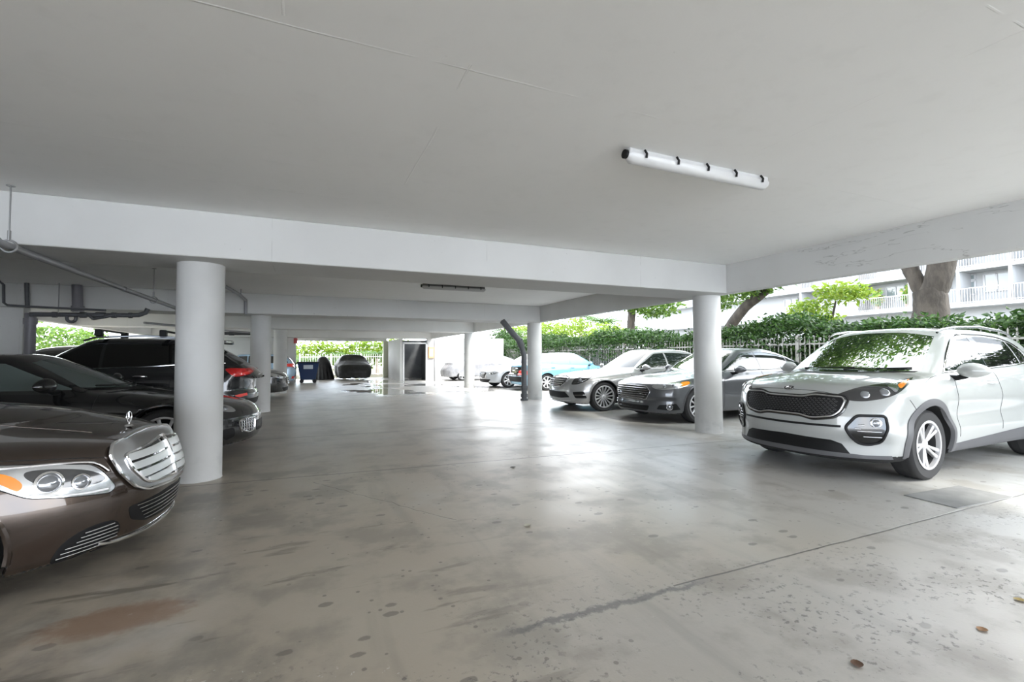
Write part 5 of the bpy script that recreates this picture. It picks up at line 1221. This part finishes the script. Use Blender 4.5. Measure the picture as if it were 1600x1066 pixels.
    tree('small bright green tree in front of the white balconies', 'tree',
         [([(17, 10.6, 0), (17, 10.5, 2.3), (17, 10.3, 3.2)], [.07, .05, .03])],
         [(17, 10.2, 3.55, .7, .85, .38), (17, 11.3, 3.0, .6, .8, .40), (17, 9.6, 3.4, .5, .5, .32), (17, 10.9, 2.5, .6, .8, .35)], 1500, yel_m, bark, .20)
    for k, (x_, y_, hh, R, lb) in enumerate(((18, 25.6, 3.4, 2.0, 'palm with a pale pinkish trunk behind the hedge, right of the second right column'), (18.5, 29.4, 4.2, 2.2, 'palm behind the hedge close to the second right column'), (17.5, 23.0, 2.6, 1.9, 'low palm behind the hedge, nearest of the palms on the right'), (13.5, 31.0, 2.6, 2.0, 'palm behind the white garden wall'))):
        palm(lb, (x_, y_, 0), hh, palm_m, pbark, 13, R, .17, seed=k + 3)
    for k, (bl, lb) in enumerate(((((16.5, 27.0, 2.6, 1.2, 2.6, 1.3), (16.5, 31, 2.8, 1.2, 2.5, 1.4)), 'yellow green bushes filling the gap behind the hedge near the second right column'), (((16.0, 22.5, 2.5, 1.0, 1.8, .7), (16.5, 35, 2.8, 2.0, 2.5, 1.6)), 'bright shrub behind the hedge, left of the bare trunk'))):
        b0 = empty('shrub', (bl[0][0], bl[0][1], 0), label=lb, cat='shrub'); leaves('foliage', yel_m, blobpts([(a - bl[0][0], b - bl[0][1], c_, d, e, f) for a, b, c_, d, e, f in bl], 4200), .26, b0)
    b0 = empty('shrub', (12.2, 29.5, 0), label='dark green shrub beyond the right end of the white garden wall', cat='shrub'); leaves('foliage', hedge_m, blobpts([(0, -1.2, 1.2, .9, 1.2, 1.3), (.4, .5, 2.4, 1.3, 1.4, 1.0)], 3500), .2, b0)
    # planting beyond the far end
    for k, (x_, y_, hh, R, lb) in enumerate(((-.2, 34.8, .9, 2.3, 'big palm frond clump arching at the left of the far opening'), (2.4, 36.0, 1.1, 2.2, 'palm in the middle of the far opening, behind the covered car'), (4.6, 35.2, 1.2, 2.0, 'palm at the right of the far opening'))):
        palm(lb, (x_, y_, 0), hh, palm_m, pbark, 14, R, .12, seed=k + 20)
    b0 = empty('shrub', (2.5, 37, 0), label='yellow green leafy backdrop beyond the far fence', cat='shrub'); leaves('foliage', yel_m, blobpts([(-2, 0, 1.5, 2.0, .9, 1.2), (1.0, .2, 1.6, 2.0, .9, 1.3), (3.6, .2, 1.7, 1.6, .9, 1.3)], 6500), .28, b0)
    # apartment block
    wm = mat('white stucco', (.36, .37, .38), .8); rm = mat('white railing', (.43, .44, .46), .5); gl = mat('pale window glass', (.20, .24, .25), .08, 0, .5)
    b = empty('apartment_building', (40, 20, 0), label='white apartment building with railed balconies beyond the hedge', cat='building')
    MB().box(1.5, 9, -22, 30, 0, 14).obj('wall', wm, b, smooth=False)
    for z in (1.9, 4.45, 6.85, 9.4): MB().box(-.1, 1.5, -22, 30, z, z + .24).obj('balcony_slab', wm, b, smooth=False)
    def rail(z, y0, y1):
        r = MB(); y = y0
        while y < y1: r.box(-.05, -.025, y - .012, y + .012, z, z + 1.0); y += .14
        r.box(-.07, -.01, y0, y1, z + .96, z + 1.02); r.box(-.06, -.02, y0, y1, z + .06, z + .10); r.obj('railing', rm, b, smooth=False)
    for z in (4.69, 7.09): rail(z, -12, -1.2); rail(z, -1.2, 14)
    for y in (-10.6, -6.25, -3.7, -.95, 2.6, 7.2): MB().box(-.05, 1.5, y - .09, y + .09, 4.6, 9.4).obj('partition', wm, b, smooth=False)
    def win(y0, y1, z0, z1, n=2):
        f = MB(); w = .05; f.box(1.42, 1.5, y0, y1, z0 - w, z0 + w); f.box(1.42, 1.5, y0, y1, z1 - w, z1 + w)
        for k in range(n + 1): yy = y0 + (y1 - y0) * k / n; f.box(1.42, 1.5, yy - w, yy + w, z0, z1)
        o = f.obj('window', rm, b, smooth=False); MB().box(1.46, 1.495, y0, y1, z0, z1).obj('pane', gl, o, smooth=False)
    win(-5.7, -4.45, 5.5, 6.65); win(-2.68, -2.13, 5.9, 6.6, 1); win(.04, 1.29, 5.79, 6.6); win(4.2, 5.4, 5.5, 6.6); win(-9.2, -7.8, 5.5, 6.6); win(8.5, 9.8, 5.5, 6.6)
    win(-4.0, -3.58, 5.4, 6.3, 1); win(-4.0, -3.58, 6.4, 6.75, 1)
    cyc = leafmat('balcony plant leaf', (.10, .30, .05), (.3, .42, .08), (.5, .3, .08), 2, .3)
    for yy, s in ((1.5, 'left'), (-.55, 'right')):
        p = empty('potted_plant', (40.6, 20 + yy, 4.69), label=f'leafy balcony plant at the {s} of the middle balcony window', cat='plant'); MB().lathe([(0, 0), (.16, 0), (.2, .35), (0, .35)], 14).obj('pot', mat('pot', (.4, .3, .25), .7), p)
        leaves('foliage', cyc, blobpts([(0, 0, 1.1, .3, .35, .7)], 260), .3, p)

# ------------------------------------------------------------------ light
def light():
    w = bpy.data.worlds.new('hazy bright sky'); SC.world = w; w.use_nodes = True; nt = w.node_tree; bg = nt.nodes['Background']
    tc = nt.nodes.new('ShaderNodeTexCoord'); sp = nt.nodes.new('ShaderNodeSeparateXYZ'); nt.links.new(tc.outputs['Generated'], sp.inputs[0])
    nz = nt.nodes.new('ShaderNodeTexNoise'); nz.inputs['Scale'].default_value = 2.2; nz.inputs['Detail'].default_value = 4; nt.links.new(tc.outputs['Generated'], nz.inputs['Vector'])
    rp = nt.nodes.new('ShaderNodeValToRGB'); rp.color_ramp.elements[0].position = .38; rp.color_ramp.elements[0].color = (.72, .84, 1, 1); rp.color_ramp.elements[1].position = .62; rp.color_ramp.elements[1].color = (1, 1, 1, 1)
    nt.links.new(nz.outputs['Fac'], rp.inputs[0]); nt.links.new(rp.outputs[0], bg.inputs[0]); 
    mr = nt.nodes.new('ShaderNodeMapRange'); mr.interpolation_type = 'SMOOTHSTEP'; nt.links.new(sp.outputs[2], mr.inputs[0])
    for i, v in enumerate((.25, .85, SKY * 1.7, SKY * .7)): mr.inputs[i + 1].default_value = v
    nt.links.new(mr.outputs[0], bg.inputs[1])
    sd = bpy.data.lights.new('sun', 'SUN'); sd.energy = SUN; sd.angle = math.radians(12); sd.color = (1, .97, .90)
    so = bpy.data.objects.new('sun', sd); COL.objects.link(so); so.rotation_euler = (math.radians(30), math.radians(22), 0)
    SC.view_settings.view_transform = 'Standard'; SC.view_settings.look = 'None'; SC.view_settings.gamma = 1; SC.view_settings.exposure = EXPO; SC.view_settings.use_curve_mapping = False
    SC.cycles.max_bounces = 10; SC.cycles.diffuse_bounces = 7; SC.cycles.glossy_bounces = 4; SC.cycles.use_denoising = True
SKY, SUN, EXPO = 2.6, 2.5, 1.33
light(); garage(); fittings(); outdoors()
all_cars()
